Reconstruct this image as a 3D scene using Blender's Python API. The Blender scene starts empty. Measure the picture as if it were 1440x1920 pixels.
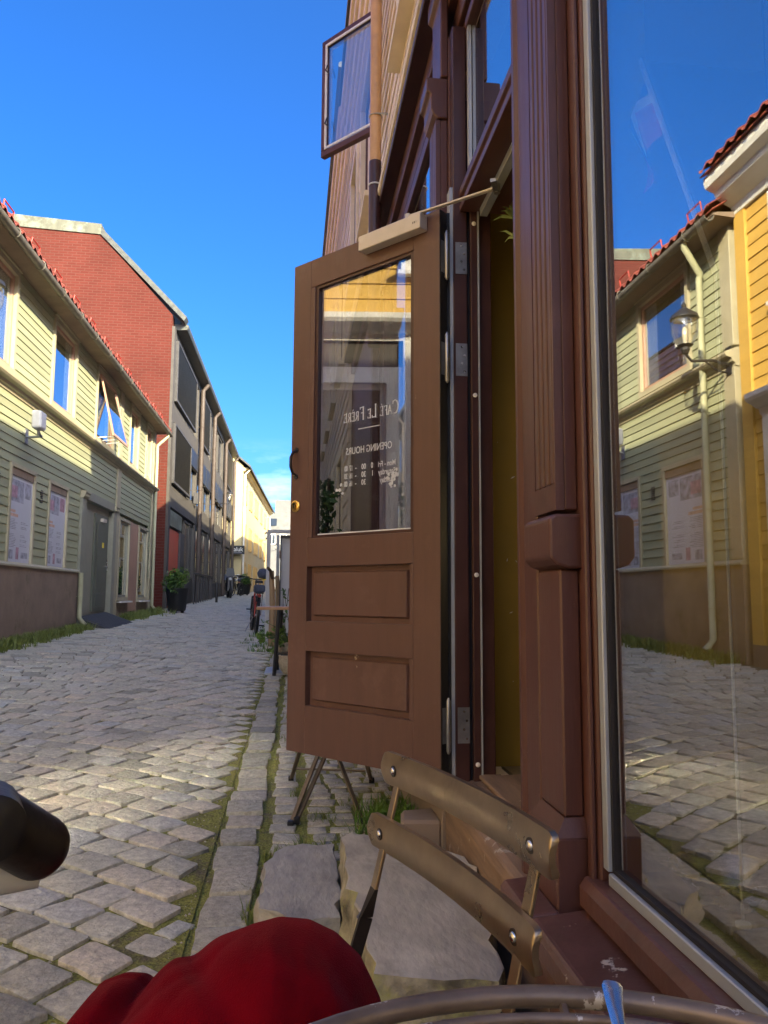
import bpy, math, random
import numpy as np
from mathutils import Matrix, Vector
random.seed(7); rng = np.random.default_rng(7)
SC = bpy.context.scene
COL = SC.collection
rad = math.radians

# ------------------------------------------------------------------ camera
EYE = (0.0, 0.0, 1.05)
YAW, PIT, ROL = rad(6.649), rad(6.166), rad(0.3)
def cam_axes():
    fw = Vector((math.sin(YAW)*math.cos(PIT), math.cos(YAW)*math.cos(PIT), math.sin(PIT)))
    rt = Vector((math.cos(YAW), -math.sin(YAW), 0.0)); up = rt.cross(fw)
    rt = rt*math.cos(ROL) + up*math.sin(ROL); up = rt.cross(fw)
    return rt, up, fw
RT, UP, FW = cam_axes()
cd = bpy.data.cameras.new('camera'); cam = bpy.data.objects.new('camera', cd); COL.objects.link(cam)
cam.matrix_world = Matrix(((RT.x, UP.x, -FW.x, EYE[0]), (RT.y, UP.y, -FW.y, EYE[1]), (RT.z, UP.z, -FW.z, EYE[2]), (0, 0, 0, 1)))
cd.sensor_fit = 'VERTICAL'; cd.sensor_height = 36.0; cd.lens = 1443.0/1920.0*36.0
cd.clip_start = 0.05; cd.clip_end = 3000.0
SC.camera = cam

# ------------------------------------------------------------------ sky, sun, exposure
SUN_TO = Vector((0.31, -0.46, 0.0)).normalized(); SUN_EL = rad(24.5)
SUN_TO = Vector((SUN_TO.x*math.cos(SUN_EL), SUN_TO.y*math.cos(SUN_EL), math.sin(SUN_EL)))
W = bpy.data.worlds.new('World'); SC.world = W; W.use_nodes = True
nt = W.node_tree; nt.nodes.clear()
def nd(t, ty, **kw):
    n = t.nodes.new(ty)
    for k, v in kw.items(): setattr(n, k, v)
    return n
sky = nd(nt, 'ShaderNodeTexSky'); sky.sky_type = 'NISHITA'; sky.sun_disc = False
sky.sun_elevation = SUN_EL; sky.sun_rotation = math.atan2(SUN_TO.x, SUN_TO.y)
sky.air_density = 0.55; sky.dust_density = 4.0; sky.ozone_density = 6.0; sky.altitude = 60
hs = nd(nt, 'ShaderNodeHueSaturation'); hs.inputs['Hue'].default_value = 0.510; hs.inputs['Saturation'].default_value = 1.22; hs.inputs['Value'].default_value = 1.0
bg = nd(nt, 'ShaderNodeBackground'); bg.inputs['Strength'].default_value = 0.097
ow = nd(nt, 'ShaderNodeOutputWorld')
tc = nd(nt, 'ShaderNodeTexCoord'); mp = nd(nt, 'ShaderNodeMapping'); mp.inputs['Scale'].default_value = (2.2, 2.2, 9.0); mp.inputs['Location'].default_value = (0.35, 0.1, 0.22)
nz = nd(nt, 'ShaderNodeTexNoise'); nz.inputs['Scale'].default_value = 2.3; nz.inputs['Detail'].default_value = 7; nz.inputs['Roughness'].default_value = 0.62
rp = nd(nt, 'ShaderNodeValToRGB'); rp.color_ramp.elements[0].position = 0.50; rp.color_ramp.elements[1].position = 0.78
sx = nd(nt, 'ShaderNodeSeparateXYZ')
mr = nd(nt, 'ShaderNodeMapRange'); mr.inputs['From Min'].default_value = 0.20; mr.inputs['From Max'].default_value = 0.10
ml = nd(nt, 'ShaderNodeMath', operation='MULTIPLY'); ml2 = nd(nt, 'ShaderNodeMath', operation='MULTIPLY'); ml2.inputs[1].default_value = 0.55
mx = nd(nt, 'ShaderNodeMixRGB'); mx.inputs['Color2'].default_value = (5.2, 5.8, 6.6, 1)
L = nt.links.new
L(sky.outputs[0], hs.inputs['Color']); L(hs.outputs[0], mx.inputs['Color1'])
L(tc.outputs['Generated'], mp.inputs[0]); L(mp.outputs[0], nz.inputs['Vector']); L(nz.outputs[0], rp.inputs[0])
L(tc.outputs['Generated'], sx.inputs[0]); L(sx.outputs['Z'], mr.inputs['Value'])
L(rp.outputs[0], ml.inputs[0]); L(mr.outputs[0], ml.inputs[1]); L(ml.outputs[0], ml2.inputs[0]); L(ml2.outputs[0], mx.inputs['Fac'])
L(mx.outputs[0], bg.inputs['Color']); L(bg.outputs[0], ow.inputs['Surface'])

sd = bpy.data.lights.new('sun', 'SUN'); sd.energy = 2.35; sd.angle = rad(0.53); sd.color = (1.0, 0.88, 0.70)
so = bpy.data.objects.new('sun', sd); COL.objects.link(so)
so.rotation_euler = (-SUN_TO).to_track_quat('-Z', 'Y').to_euler(); so.location = (3, -5, 12)

SC.view_settings.view_transform = 'Standard'; SC.view_settings.look = 'None'
SC.view_settings.exposure = 2.72; SC.view_settings.gamma = 1.0
SC.view_settings.use_white_balance = True; SC.view_settings.white_balance_temperature = 7700; SC.view_settings.white_balance_tint = 0
SC.cycles.max_bounces = 7; SC.cycles.diffuse_bounces = 4; SC.cycles.transparent_max_bounces = 24; SC.cycles.glossy_bounces = 4
SC.cycles.caustics_reflective = True; SC.cycles.blur_glossy = 0.0; SC.cycles.sample_clamp_indirect = 150.0; SC.cycles.caustics_refractive = False

# ------------------------------------------------------------------ materials
MATS = {}
def M(name, c, r=0.6, var=0.15, sc=6.0, bump=0.0, bsc=60.0, metal=0.0, c2=None, grain=None, chip=None, spec=0.5, rnd=0.0, coat=0.0, sheen=0.0, stain=None):
    """procedural paint, stone, metal: base colour with noise, grain, worn chips and fine relief"""
    m = bpy.data.materials.new(name); m.use_nodes = True; t = m.node_tree; t.nodes.clear()
    o = nd(t, 'ShaderNodeOutputMaterial'); b = nd(t, 'ShaderNodeBsdfPrincipled'); t.links.new(b.outputs[0], o.inputs[0])
    tc = nd(t, 'ShaderNodeTexCoord'); vec = tc.outputs['Object']
    if grain:
        mp = nd(t, 'ShaderNodeMapping'); mp.inputs['Scale'].default_value = grain; t.links.new(vec, mp.inputs[0]); gv = mp.outputs[0]
    else: gv = vec
    n = nd(t, 'ShaderNodeTexNoise'); n.inputs['Scale'].default_value = sc; n.inputs['Detail'].default_value = 6; n.inputs['Roughness'].default_value = 0.6
    t.links.new(gv, n.inputs['Vector'])
    k = c2 if c2 else tuple(min(1, x*(1-1.6*var)) for x in c)
    hi = tuple(min(1, x*(1+var)) for x in c)
    rp = nd(t, 'ShaderNodeValToRGB'); rp.color_ramp.elements[0].position = 0.32; rp.color_ramp.elements[1].position = 0.68
    rp.color_ramp.elements[0].color = (*k, 1); rp.color_ramp.elements[1].color = (*hi, 1)
    t.links.new(n.outputs[0], rp.inputs[0]); col = rp.outputs[0]
    if rnd:
        oi = nd(t, 'ShaderNodeObjectInfo'); hv = nd(t, 'ShaderNodeHueSaturation')
        mr = nd(t, 'ShaderNodeMapRange'); mr.inputs['To Min'].default_value = 1-rnd; mr.inputs['To Max'].default_value = 1+rnd
        t.links.new(oi.outputs['Random'], mr.inputs['Value']); t.links.new(mr.outputs[0], hv.inputs['Value']); t.links.new(col, hv.inputs['Color']); col = hv.outputs[0]
    if stain:
        n4 = nd(t, 'ShaderNodeTexNoise'); n4.inputs['Scale'].default_value = stain[1]; n4.inputs['Detail'].default_value = 8; n4.inputs['Roughness'].default_value = 0.7
        t.links.new(vec, n4.inputs['Vector'])
        r4 = nd(t, 'ShaderNodeValToRGB'); r4.color_ramp.elements[0].position = stain[2]; r4.color_ramp.elements[1].position = stain[2]+0.16
        t.links.new(n4.outputs[0], r4.inputs[0])
        m4 = nd(t, 'ShaderNodeMixRGB'); m4.inputs['Color2'].default_value = (*stain[0], 1); t.links.new(r4.outputs[0], m4.inputs[0]); t.links.new(col, m4.inputs['Color1']); col = m4.outputs[0]
    if chip:
        n2 = nd(t, 'ShaderNodeTexNoise'); n2.inputs['Scale'].default_value = chip[1]; n2.inputs['Detail'].default_value = 8; n2.inputs['Roughness'].default_value = 0.65
        mp2 = nd(t, 'ShaderNodeMapping'); mp2.inputs['Scale'].default_value = (1, 1, 0.55); t.links.new(vec, mp2.inputs[0]); t.links.new(mp2.outputs[0], n2.inputs['Vector'])
        r2 = nd(t, 'ShaderNodeValToRGB'); r2.color_ramp.elements[0].position = chip[2]; r2.color_ramp.elements[1].position = chip[2]+0.02
        t.links.new(n2.outputs[0], r2.inputs[0])
        m2 = nd(t, 'ShaderNodeMixRGB'); m2.inputs['Color2'].default_value = (*chip[0], 1); t.links.new(r2.outputs[0], m2.inputs[0]); t.links.new(col, m2.inputs['Color1']); col = m2.outputs[0]
    t.links.new(col, b.inputs['Base Color'])
    b.inputs['Metallic'].default_value = metal; b.inputs['Specular IOR Level'].default_value = spec
    rr = nd(t, 'ShaderNodeMapRange'); rr.inputs['To Min'].default_value = max(0.02, r-0.12); rr.inputs['To Max'].default_value = min(1, r+0.12)
    t.links.new(n.outputs[0], rr.inputs['Value']); t.links.new(rr.outputs[0], b.inputs['Roughness'])
    if coat: b.inputs['Coat Weight'].default_value = coat; b.inputs['Coat Roughness'].default_value = 0.15
    if sheen: b.inputs['Sheen Weight'].default_value = sheen; b.inputs['Sheen Roughness'].default_value = 0.35; b.inputs['Sheen Tint'].default_value = (1.0, 0.25, 0.25, 1)
    if bump:
        n3 = nd(t, 'ShaderNodeTexNoise'); n3.inputs['Scale'].default_value = bsc; n3.inputs['Detail'].default_value = 5
        t.links.new(gv, n3.inputs['Vector']); bp = nd(t, 'ShaderNodeBump'); bp.inputs['Strength'].default_value = bump; bp.inputs['Distance'].default_value = 0.01
        t.links.new(n3.outputs[0], bp.inputs['Height']); t.links.new(bp.outputs[0], b.inputs['Normal'])
    MATS[name] = m
    return m

def glass(name, lo, hi, k, tint=(1, 1, 1), rough=0.0, wave=0.0):
    """thin pane: mirror share grows towards grazing angles, the rest is clear"""
    m = bpy.data.materials.new(name); m.use_nodes = True; t = m.node_tree; t.nodes.clear()
    o = nd(t, 'ShaderNodeOutputMaterial'); g = nd(t, 'ShaderNodeBsdfGlossy'); g.inputs['Roughness'].default_value = rough
    tr = nd(t, 'ShaderNodeBsdfTransparent'); tr.inputs[0].default_value = (*tint, 1)
    lw = nd(t, 'ShaderNodeLayerWeight'); lw.inputs['Blend'].default_value = 0.5
    pw = nd(t, 'ShaderNodeMath', operation='POWER'); pw.inputs[1].default_value = k
    mr = nd(t, 'ShaderNodeMapRange'); mr.inputs['To Min'].default_value = lo; mr.inputs['To Max'].default_value = hi
    mx = nd(t, 'ShaderNodeMixShader')
    t.links.new(lw.outputs['Facing'], pw.inputs[0]); t.links.new(pw.outputs[0], mr.inputs['Value']); t.links.new(mr.outputs[0], mx.inputs[0])
    t.links.new(tr.outputs[0], mx.inputs[1]); t.links.new(g.outputs[0], mx.inputs[2]); t.links.new(mx.outputs[0], o.inputs[0])
    if wave:
        tc = nd(t, 'ShaderNodeTexCoord'); n = nd(t, 'ShaderNodeTexNoise'); n.inputs['Scale'].default_value = 2.2; n.inputs['Detail'].default_value = 1
        bp = nd(t, 'ShaderNodeBump'); bp.inputs['Strength'].default_value = wave; bp.inputs['Distance'].default_value = 0.01
        t.links.new(tc.outputs['Object'], n.inputs['Vector']); t.links.new(n.outputs[0], bp.inputs['Height']); t.links.new(bp.outputs[0], g.inputs['Normal'])
    MATS[name] = m
    return m

def brick_mat(name, c1, c2, mortar):
    m = bpy.data.materials.new(name); m.use_nodes = True; t = m.node_tree; t.nodes.clear()
    o = nd(t, 'ShaderNodeOutputMaterial'); b = nd(t, 'ShaderNodeBsdfPrincipled'); t.links.new(b.outputs[0], o.inputs[0])
    tc = nd(t, 'ShaderNodeTexCoord'); sp = nd(t, 'ShaderNodeSeparateXYZ'); cb = nd(t, 'ShaderNodeCombineXYZ'); ad = nd(t, 'ShaderNodeMath', operation='ADD')
    t.links.new(tc.outputs['Object'], sp.inputs[0]); t.links.new(sp.outputs['X'], ad.inputs[0]); t.links.new(sp.outputs['Y'], ad.inputs[1])
    t.links.new(ad.outputs[0], cb.inputs['X']); t.links.new(sp.outputs['Z'], cb.inputs['Y'])
    bt = nd(t, 'ShaderNodeTexBrick'); bt.inputs['Color1'].default_value = (*c1, 1); bt.inputs['Color2'].default_value = (*c2, 1); bt.inputs['Mortar'].default_value = (*mortar, 1)
    bt.inputs['Scale'].default_value = 1.0; bt.inputs['Brick Width'].default_value = 0.25; bt.inputs['Row Height'].default_value = 0.082; bt.inputs['Mortar Size'].default_value = 0.010; bt.inputs['Bias'].default_value = -0.1
    t.links.new(cb.outputs[0], bt.inputs['Vector'])
    n = nd(t, 'ShaderNodeTexNoise'); n.inputs['Scale'].default_value = 0.9; n.inputs['Detail'].default_value = 7; t.links.new(tc.outputs['Object'], n.inputs['Vector'])
    mr = nd(t, 'ShaderNodeMapRange'); mr.inputs['To Min'].default_value = 0.7; mr.inputs['To Max'].default_value = 1.3; t.links.new(n.outputs[0], mr.inputs['Value'])
    hv = nd(t, 'ShaderNodeHueSaturation'); t.links.new(bt.outputs['Color'], hv.inputs['Color']); t.links.new(mr.outputs[0], hv.inputs['Value'])
    t.links.new(hv.outputs[0], b.inputs['Base Color']); b.inputs['Roughness'].default_value = 0.9; b.inputs['Specular IOR Level'].default_value = 0.2
    iv = nd(t, 'ShaderNodeMath', operation='SUBTRACT'); iv.inputs[0].default_value = 1.0; t.links.new(bt.outputs['Fac'], iv.inputs[1])
    bp = nd(t, 'ShaderNodeBump'); bp.inputs['Strength'].default_value = 0.8; bp.inputs['Distance'].default_value = 0.02; t.links.new(iv.outputs[0], bp.inputs['Height']); t.links.new(bp.outputs[0], b.inputs['Normal'])
    MATS[name] = m
    return m

def stone_mat(name, cols, moss=0.0, mosscol=(0.10, 0.12, 0.02)):
    """granite: tone per stone from the mesh attribute 'tone', speckle, slight relief"""
    m = bpy.data.materials.new(name); m.use_nodes = True; t = m.node_tree; t.nodes.clear()
    o = nd(t, 'ShaderNodeOutputMaterial'); b = nd(t, 'ShaderNodeBsdfPrincipled'); t.links.new(b.outputs[0], o.inputs[0])
    at = nd(t, 'ShaderNodeAttribute', attribute_name='tone'); tc = nd(t, 'ShaderNodeTexCoord')
    rp = nd(t, 'ShaderNodeValToRGB'); els = rp.color_ramp.elements
    while len(els) < len(cols): els.new(0.5)
    for i, c in enumerate(cols): els[i].position = i/(len(cols)-1); els[i].color = (*c, 1)
    t.links.new(at.outputs['Fac'], rp.inputs[0])
    n = nd(t, 'ShaderNodeTexNoise'); n.inputs['Scale'].default_value = 34; n.inputs['Detail'].default_value = 8; n.inputs['Roughness'].default_value = 0.72; t.links.new(tc.outputs['Object'], n.inputs['Vector'])
    mr = nd(t, 'ShaderNodeMapRange'); mr.inputs['From Min'].default_value = 0.3; mr.inputs['From Max'].default_value = 0.7; mr.inputs['To Min'].default_value = 0.58; mr.inputs['To Max'].default_value = 1.36; t.links.new(n.outputs[0], mr.inputs['Value'])
    hv = nd(t, 'ShaderNodeHueSaturation'); t.links.new(rp.outputs[0], hv.inputs['Color']); t.links.new(mr.outputs[0], hv.inputs['Value'])
    col = hv.outputs[0]
    if moss:
        n2 = nd(t, 'ShaderNodeTexNoise'); n2.inputs['Scale'].default_value = 9; n2.inputs['Detail'].default_value = 9; n2.inputs['Roughness'].default_value = 0.75; t.links.new(tc.outputs['Object'], n2.inputs['Vector'])
        r2 = nd(t, 'ShaderNodeValToRGB'); r2.color_ramp.elements[0].position = 1-moss; r2.color_ramp.elements[1].position = 1.1-moss; t.links.new(n2.outputs[0], r2.inputs[0])
        m2 = nd(t, 'ShaderNodeMixRGB'); m2.inputs['Color2'].default_value = (*mosscol, 1); t.links.new(r2.outputs[0], m2.inputs[0]); t.links.new(col, m2.inputs['Color1']); col = m2.outputs[0]
    t.links.new(col, b.inputs['Base Color']); b.inputs['Roughness'].default_value = 0.62
    n3 = nd(t, 'ShaderNodeTexNoise'); n3.inputs['Scale'].default_value = 55; n3.inputs['Detail'].default_value = 6; n3.inputs['Roughness'].default_value = 0.6; t.links.new(tc.outputs['Object'], n3.inputs['Vector'])
    bp = nd(t, 'ShaderNodeBump'); bp.inputs['Strength'].default_value = 0.75; bp.inputs['Distance'].default_value = 0.016; t.links.new(n3.outputs[0], bp.inputs['Height']); t.links.new(bp.outputs[0], b.inputs['Normal'])
    MATS[name] = m
    return m

V = (0.9, 0.9, 0.12)   # vertical wood grain
HB = (1.2, 0.10, 3.0)  # grain along y
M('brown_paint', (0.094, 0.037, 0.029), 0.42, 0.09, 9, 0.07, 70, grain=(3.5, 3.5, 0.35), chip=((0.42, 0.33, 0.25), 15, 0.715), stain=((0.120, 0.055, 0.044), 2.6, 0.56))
M('brown_door_paint', (0.118, 0.057, 0.042), 0.45, 0.07, 9, 0.08, 80, grain=(3.0, 3.0, 0.30), chip=((0.42, 0.33, 0.25), 13, 0.705), stain=((0.165, 0.088, 0.066), 3.5, 0.56))
M('brown_sill_paint', (0.115, 0.049, 0.038), 0.38, 0.16, 10, 0.1, 60, chip=((0.48, 0.40, 0.32), 13, 0.645))
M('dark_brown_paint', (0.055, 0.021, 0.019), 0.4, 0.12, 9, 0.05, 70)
M('black_gap', (0.012, 0.010, 0.012), 0.7, 0.1)
M('aluminium', (0.42, 0.45, 0.48), 0.45, 0.06, 9, 0, metal=0.35)
M('zinc_dark', (0.10, 0.105, 0.095), 0.5, 0.2, 7, 0, metal=0.2)
M('steel', (0.34, 0.35, 0.37), 0.38, 0.15, 20, 0, metal=0.8)
M('bright_steel', (0.72, 0.72, 0.71), 0.26, 0.05, 20, 0, metal=1.0)
M('silver_box', (0.58, 0.52, 0.44), 0.4, 0.05, 12, 0, metal=0.15)
M('brass', (0.72, 0.48, 0.16), 0.28, 0.15, 30, 0, metal=1.0)
M('white_plastic', (0.75, 0.74, 0.72), 0.35, 0.04, 20)
M('white_paint', (0.74, 0.73, 0.69), 0.5, 0.06, 5, 0.04, 40)
M('letter_white', (0.80, 0.80, 0.78), 0.55, 0.15, 40)
M('green_board', (0.335, 0.35, 0.225), 0.6, 0.07, 4, 0.10, 60, grain=HB, rnd=0.10, stain=((0.27, 0.29, 0.19), 1.3, 0.60))
M('green_trim', (0.40, 0.36, 0.25), 0.6, 0.07, 4, 0.05, 50)
M('window_brown', (0.42, 0.25, 0.18), 0.5, 0.08, 6)
M('plinth_brown', (0.25, 0.185, 0.14), 0.85, 0.12, 3, 0.3, 30, stain=((0.14, 0.12, 0.07), 2.2, 0.56))
M('grey_green_door', (0.11, 0.12, 0.095), 0.45, 0.1, 6)
M('grey_green_frame', (0.26, 0.26, 0.21), 0.55, 0.08, 6)
M('yellow_board', (0.60, 0.37, 0.09), 0.55, 0.07, 4, 0.08, 60, grain=HB, rnd=0.04)
M('beige_board', (0.80, 0.68, 0.54), 0.6, 0.08, 4, 0.1, 60, grain=HB, rnd=0.06)
M('beige_trim', (0.78, 0.66, 0.47), 0.55, 0.08, 5, 0.05, 40)
M('tan_pipe', (0.58, 0.34, 0.15), 0.45, 0.1, 9)
M('zinc', (0.19, 0.175, 0.15), 0.5, 0.2, 7, 0, metal=0.25)
M('roof_tile', (0.27, 0.062, 0.04), 0.65, 0.3, 7, 0.15, 50, rnd=0.2, stain=((0.13, 0.085, 0.065), 4, 0.52))
M('roof_grey', (0.15, 0.15, 0.14), 0.75, 0.15, 2, 0.2, 20)
M('red_metal', (0.40, 0.04, 0.03), 0.5, 0.1)
brick_mat('red_brick', (0.108, 0.024, 0.018), (0.092, 0.020, 0.015), (0.105, 0.042, 0.033))
M('verdigris', (0.12, 0.122, 0.09), 0.6, 0.16, 2.5, 0, grain=(3, 3, 0.5), stain=((0.20, 0.245, 0.19), 3, 0.5))
M('facade_grey', (0.075, 0.067, 0.060), 0.7, 0.14, 3, 0.1, 30)
M('facade_dark', (0.055, 0.052, 0.055), 0.6, 0.15, 5)
M('louvre_grey', (0.03, 0.031, 0.034), 0.45, 0.1, 5, metal=0.3)
M('red_gate', (0.52, 0.075, 0.045), 0.5, 0.1, 2)
M('pipe_brown', (0.085, 0.064, 0.055), 0.5, 0.12, 6)
M('cream_wall', (0.58, 0.48, 0.27), 0.8, 0.07, 1.5, 0.1, 20)
M('cream_window', (0.62, 0.40, 0.14), 0.6, 0.1, 3)
M('far_white', (0.14, 0.14, 0.14), 0.7, 0.08, 2)
M('dark_pane', (0.03, 0.04, 0.055), 0.06, 0.1, 2, spec=1.0)
M('curtain', (0.70, 0.70, 0.68), 0.9, 0.08, 4, grain=(14, 14, 0.4))
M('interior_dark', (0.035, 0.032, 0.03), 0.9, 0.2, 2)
M('olive_wall', (0.27, 0.18, 0.028), 0.6, 0.10, 2.5, 0.06, 20)
M('interior_floor', (0.20, 0.15, 0.08), 0.6, 0.15, 3)
M('interior_ceiling', (0.32, 0.29, 0.22), 0.9, 0.05)
M('poster', (0.55, 0.57, 0.66), 0.35, 0.04, 3)
M('ink_grey', (0.36, 0.37, 0.46), 0.5, 0.35, 12)
M('ink_orange', (0.62, 0.40, 0.32), 0.5, 0.2, 12)
M('ink_red', (0.45, 0.26, 0.34), 0.5, 0.3, 12)
M('yellow_sticker', (0.75, 0.58, 0.04), 0.5, 0.05)
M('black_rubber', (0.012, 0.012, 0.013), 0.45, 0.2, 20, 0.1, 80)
M('black_gloss', (0.015, 0.015, 0.018), 0.22, 0.1, 8, coat=0.4)
M('black_metal', (0.022, 0.022, 0.025), 0.4, 0.15, 12)
M('bike_red', (0.55, 0.06, 0.03), 0.35, 0.1, coat=0.5)
M('bag_blue', (0.07, 0.085, 0.13), 0.8, 0.2, 8)
M('chair_bronze', (0.37, 0.29, 0.205), 0.30, 0.12, 16, 0.03, 160, metal=0.88, stain=((0.22, 0.175, 0.125), 9, 0.60))
M('chair_dark', (0.05, 0.042, 0.035), 0.4, 0.15, 12, metal=0.5)
M('leg_brown', (0.15, 0.115, 0.08), 0.45, 0.15, 12, metal=0.4)
M('table_rim', (0.20, 0.155, 0.125), 0.42, 0.2, 14, 0.08, 90, metal=0.45, chip=((0.56, 0.53, 0.50), 30, 0.60))
M('velvet', (0.15, 0.0015, 0.007), 0.9, 0.35, 4, 0.35, 500, sheen=0.14, spec=0.03)
M('wood_raw', (0.34, 0.22, 0.12), 0.6, 0.2, 6, 0.15, 40, grain=(6, 6, 0.5))
M('wood_top', (0.46, 0.25, 0.12), 0.45, 0.15, 6, 0.05, 40, grain=(0.5, 6, 6))
M('grey_panel', (0.46, 0.46, 0.46), 0.6, 0.06, 2)
M('threshold_wood', (0.25, 0.165, 0.115), 0.7, 0.2, 8, 0.2, 50, grain=(4, 0.5, 4), chip=((0.42, 0.36, 0.30), 12, 0.62))
M('wicker', (0.42, 0.35, 0.25), 0.7, 0.2, 30, 0.3, 90)
M('soil', (0.06, 0.045, 0.03), 0.95, 0.3, 20, 0.4, 40)
M('leaf', (0.055, 0.12, 0.022), 0.5, 0.35, 9, c2=(0.02, 0.055, 0.012))
M('leaf_light', (0.14, 0.22, 0.035), 0.5, 0.3, 12, c2=(0.05, 0.11, 0.015))
M('leaf_indoor', (0.24, 0.32, 0.10), 0.5, 0.3, 12)
M('grass', (0.17, 0.20, 0.045), 0.6, 0.4, 30, c2=(0.06, 0.095, 0.018))
M('weed', (0.105, 0.20, 0.022), 0.55, 0.4, 7, c2=(0.045, 0.10, 0.012))
M('bark', (0.09, 0.06, 0.04), 0.9, 0.3, 12, 0.4, 40)
M('asphalt', (0.055, 0.056, 0.06), 0.85, 0.2, 14, 0.5, 120)
M('flag_red', (0.60, 0.03, 0.05), 0.7, 0.05)
M('flag_white', (0.8, 0.8, 0.8), 0.7, 0.03)
M('flag_blue', (0.02, 0.05, 0.25), 0.7, 0.05)
M('sign_black', (0.012, 0.016, 0.022), 0.4, 0.1)
M('lamp_glass', (0.55, 0.50, 0.40), 0.15, 0.05, spec=0.8)
M('slate', (0.42, 0.385, 0.315), 0.7, 0.16, 9, 0.55, 34, grain=(1.2, 0.5, 3.0), stain=((0.54, 0.50, 0.41), 3, 0.50), chip=((0.17, 0.15, 0.10), 5, 0.70))
M('slate_dark', (0.35, 0.335, 0.30), 0.7, 0.20, 11, 0.7, 34, grain=(1.4, 0.5, 3.0), stain=((0.40, 0.375, 0.32), 4, 0.52))
M('slate_lichen', (0.34, 0.31, 0.22), 0.8, 0.45, 11, 0.9, 40, stain=((0.36, 0.36, 0.13), 9, 0.50), chip=((0.10, 0.10, 0.04), 9, 0.60))
glass('window_glass', 0.08, 1.0, 1.45, tint=(0.93, 0.95, 0.93), wave=0.012)
glass('door_glass', 0.115, 1.0, 1.35, tint=(0.80, 0.82, 0.82), wave=0.02)
glass('house_glass', 0.06, 0.95, 1.35, tint=(0.9, 0.93, 0.95), wave=0.03)
glass('bulb_glass', 0.1, 0.8, 2.0)
glass('wavy_glass', 0.14, 1.0, 1.0, rough=0.13)
stone_mat('granite', [(0.31, 0.295, 0.24), (0.60, 0.57, 0.455), (0.47, 0.45, 0.37), (0.61, 0.54, 0.425), (0.50, 0.505, 0.46)])
stone_mat('granite_kerb', [(0.25, 0.24, 0.19), (0.46, 0.43, 0.345), (0.36, 0.345, 0.285), (0.47, 0.42, 0.335)], moss=0.36)
def vinyl(name, c):
    m = bpy.data.materials.new(name); m.use_nodes = True; t = m.node_tree; t.nodes.clear()
    o = nd(t, 'ShaderNodeOutputMaterial'); a = nd(t, 'ShaderNodeBsdfDiffuse'); b = nd(t, 'ShaderNodeBsdfTranslucent'); x = nd(t, 'ShaderNodeMixShader')
    a.inputs[0].default_value = (*c, 1); b.inputs[0].default_value = (*c, 1); x.inputs[0].default_value = 0.5
    t.links.new(a.outputs[0], x.inputs[1]); t.links.new(b.outputs[0], x.inputs[2]); t.links.new(x.outputs[0], o.inputs[0]); MATS[name] = m
vinyl('vinyl_white', (0.85, 0.85, 0.83))
def emis(name, c, s):
    m = bpy.data.materials.new(name); m.use_nodes = True; t = m.node_tree; t.nodes.clear()
    o = nd(t, 'ShaderNodeOutputMaterial'); e = nd(t, 'ShaderNodeEmission'); e.inputs[0].default_value = (*c, 1); e.inputs[1].default_value = s
    t.links.new(e.outputs[0], o.inputs[0]); MATS[name] = m
emis('bulb', (1.0, 0.72, 0.32), 6.0)

def bed_mat():
    """earth and moss between the stones; moss thicker along the kerb"""
    m = bpy.data.materials.new('joint_bed'); m.use_nodes = True; t = m.node_tree; t.nodes.clear()
    o = nd(t, 'ShaderNodeOutputMaterial'); b = nd(t, 'ShaderNodeBsdfPrincipled'); t.links.new(b.outputs[0], o.inputs[0]); b.inputs['Roughness'].default_value = 0.95
    tc = nd(t, 'ShaderNodeTexCoord'); sp = nd(t, 'ShaderNodeSeparateXYZ'); t.links.new(tc.outputs['Object'], sp.inputs[0])
    n = nd(t, 'ShaderNodeTexNoise'); n.inputs['Scale'].default_value = 5; n.inputs['Detail'].default_value = 9; n.inputs['Roughness'].default_value = 0.7; t.links.new(tc.outputs['Object'], n.inputs['Vector'])
    mr = nd(t, 'ShaderNodeMapRange'); mr.inputs['From Min'].default_value = -2.6; mr.inputs['From Max'].default_value = -0.3; mr.inputs['To Min'].default_value = -0.18; mr.inputs['To Max'].default_value = 0.10; t.links.new(sp.outputs['X'], mr.inputs['Value'])
    ad = nd(t, 'ShaderNodeMath', operation='ADD'); t.links.new(n.outputs[0], ad.inputs[0]); t.links.new(mr.outputs[0], ad.inputs[1])
    rp = nd(t, 'ShaderNodeValToRGB'); e = rp.color_ramp.elements; e[0].position = 0.45; e[0].color = (0.15, 0.12, 0.08, 1); e[1].position = 0.60; e[1].color = (0.24, 0.24, 0.055, 1)
    t.links.new(ad.outputs[0], rp.inputs[0])
    n2 = nd(t, 'ShaderNodeTexNoise'); n2.inputs['Scale'].default_value = 110; n2.inputs['Detail'].default_value = 5; t.links.new(tc.outputs['Object'], n2.inputs['Vector'])
    mr2 = nd(t, 'ShaderNodeMapRange'); mr2.inputs['From Min'].default_value = 0.3; mr2.inputs['From Max'].default_value = 0.7; mr2.inputs['To Min'].default_value = 0.5; mr2.inputs['To Max'].default_value = 1.5; t.links.new(n2.outputs[0], mr2.inputs['Value'])
    hv = nd(t, 'ShaderNodeHueSaturation'); t.links.new(rp.outputs[0], hv.inputs['Color']); t.links.new(mr2.outputs[0], hv.inputs['Value']); t.links.new(hv.outputs[0], b.inputs['Base Color'])
    bp = nd(t, 'ShaderNodeBump'); bp.inputs['Strength'].default_value = 0.9; bp.inputs['Distance'].default_value = 0.02; t.links.new(n2.outputs[0], bp.inputs['Height']); t.links.new(bp.outputs[0], b.inputs['Normal'])
    MATS['joint_bed'] = m
bed_mat()

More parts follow.
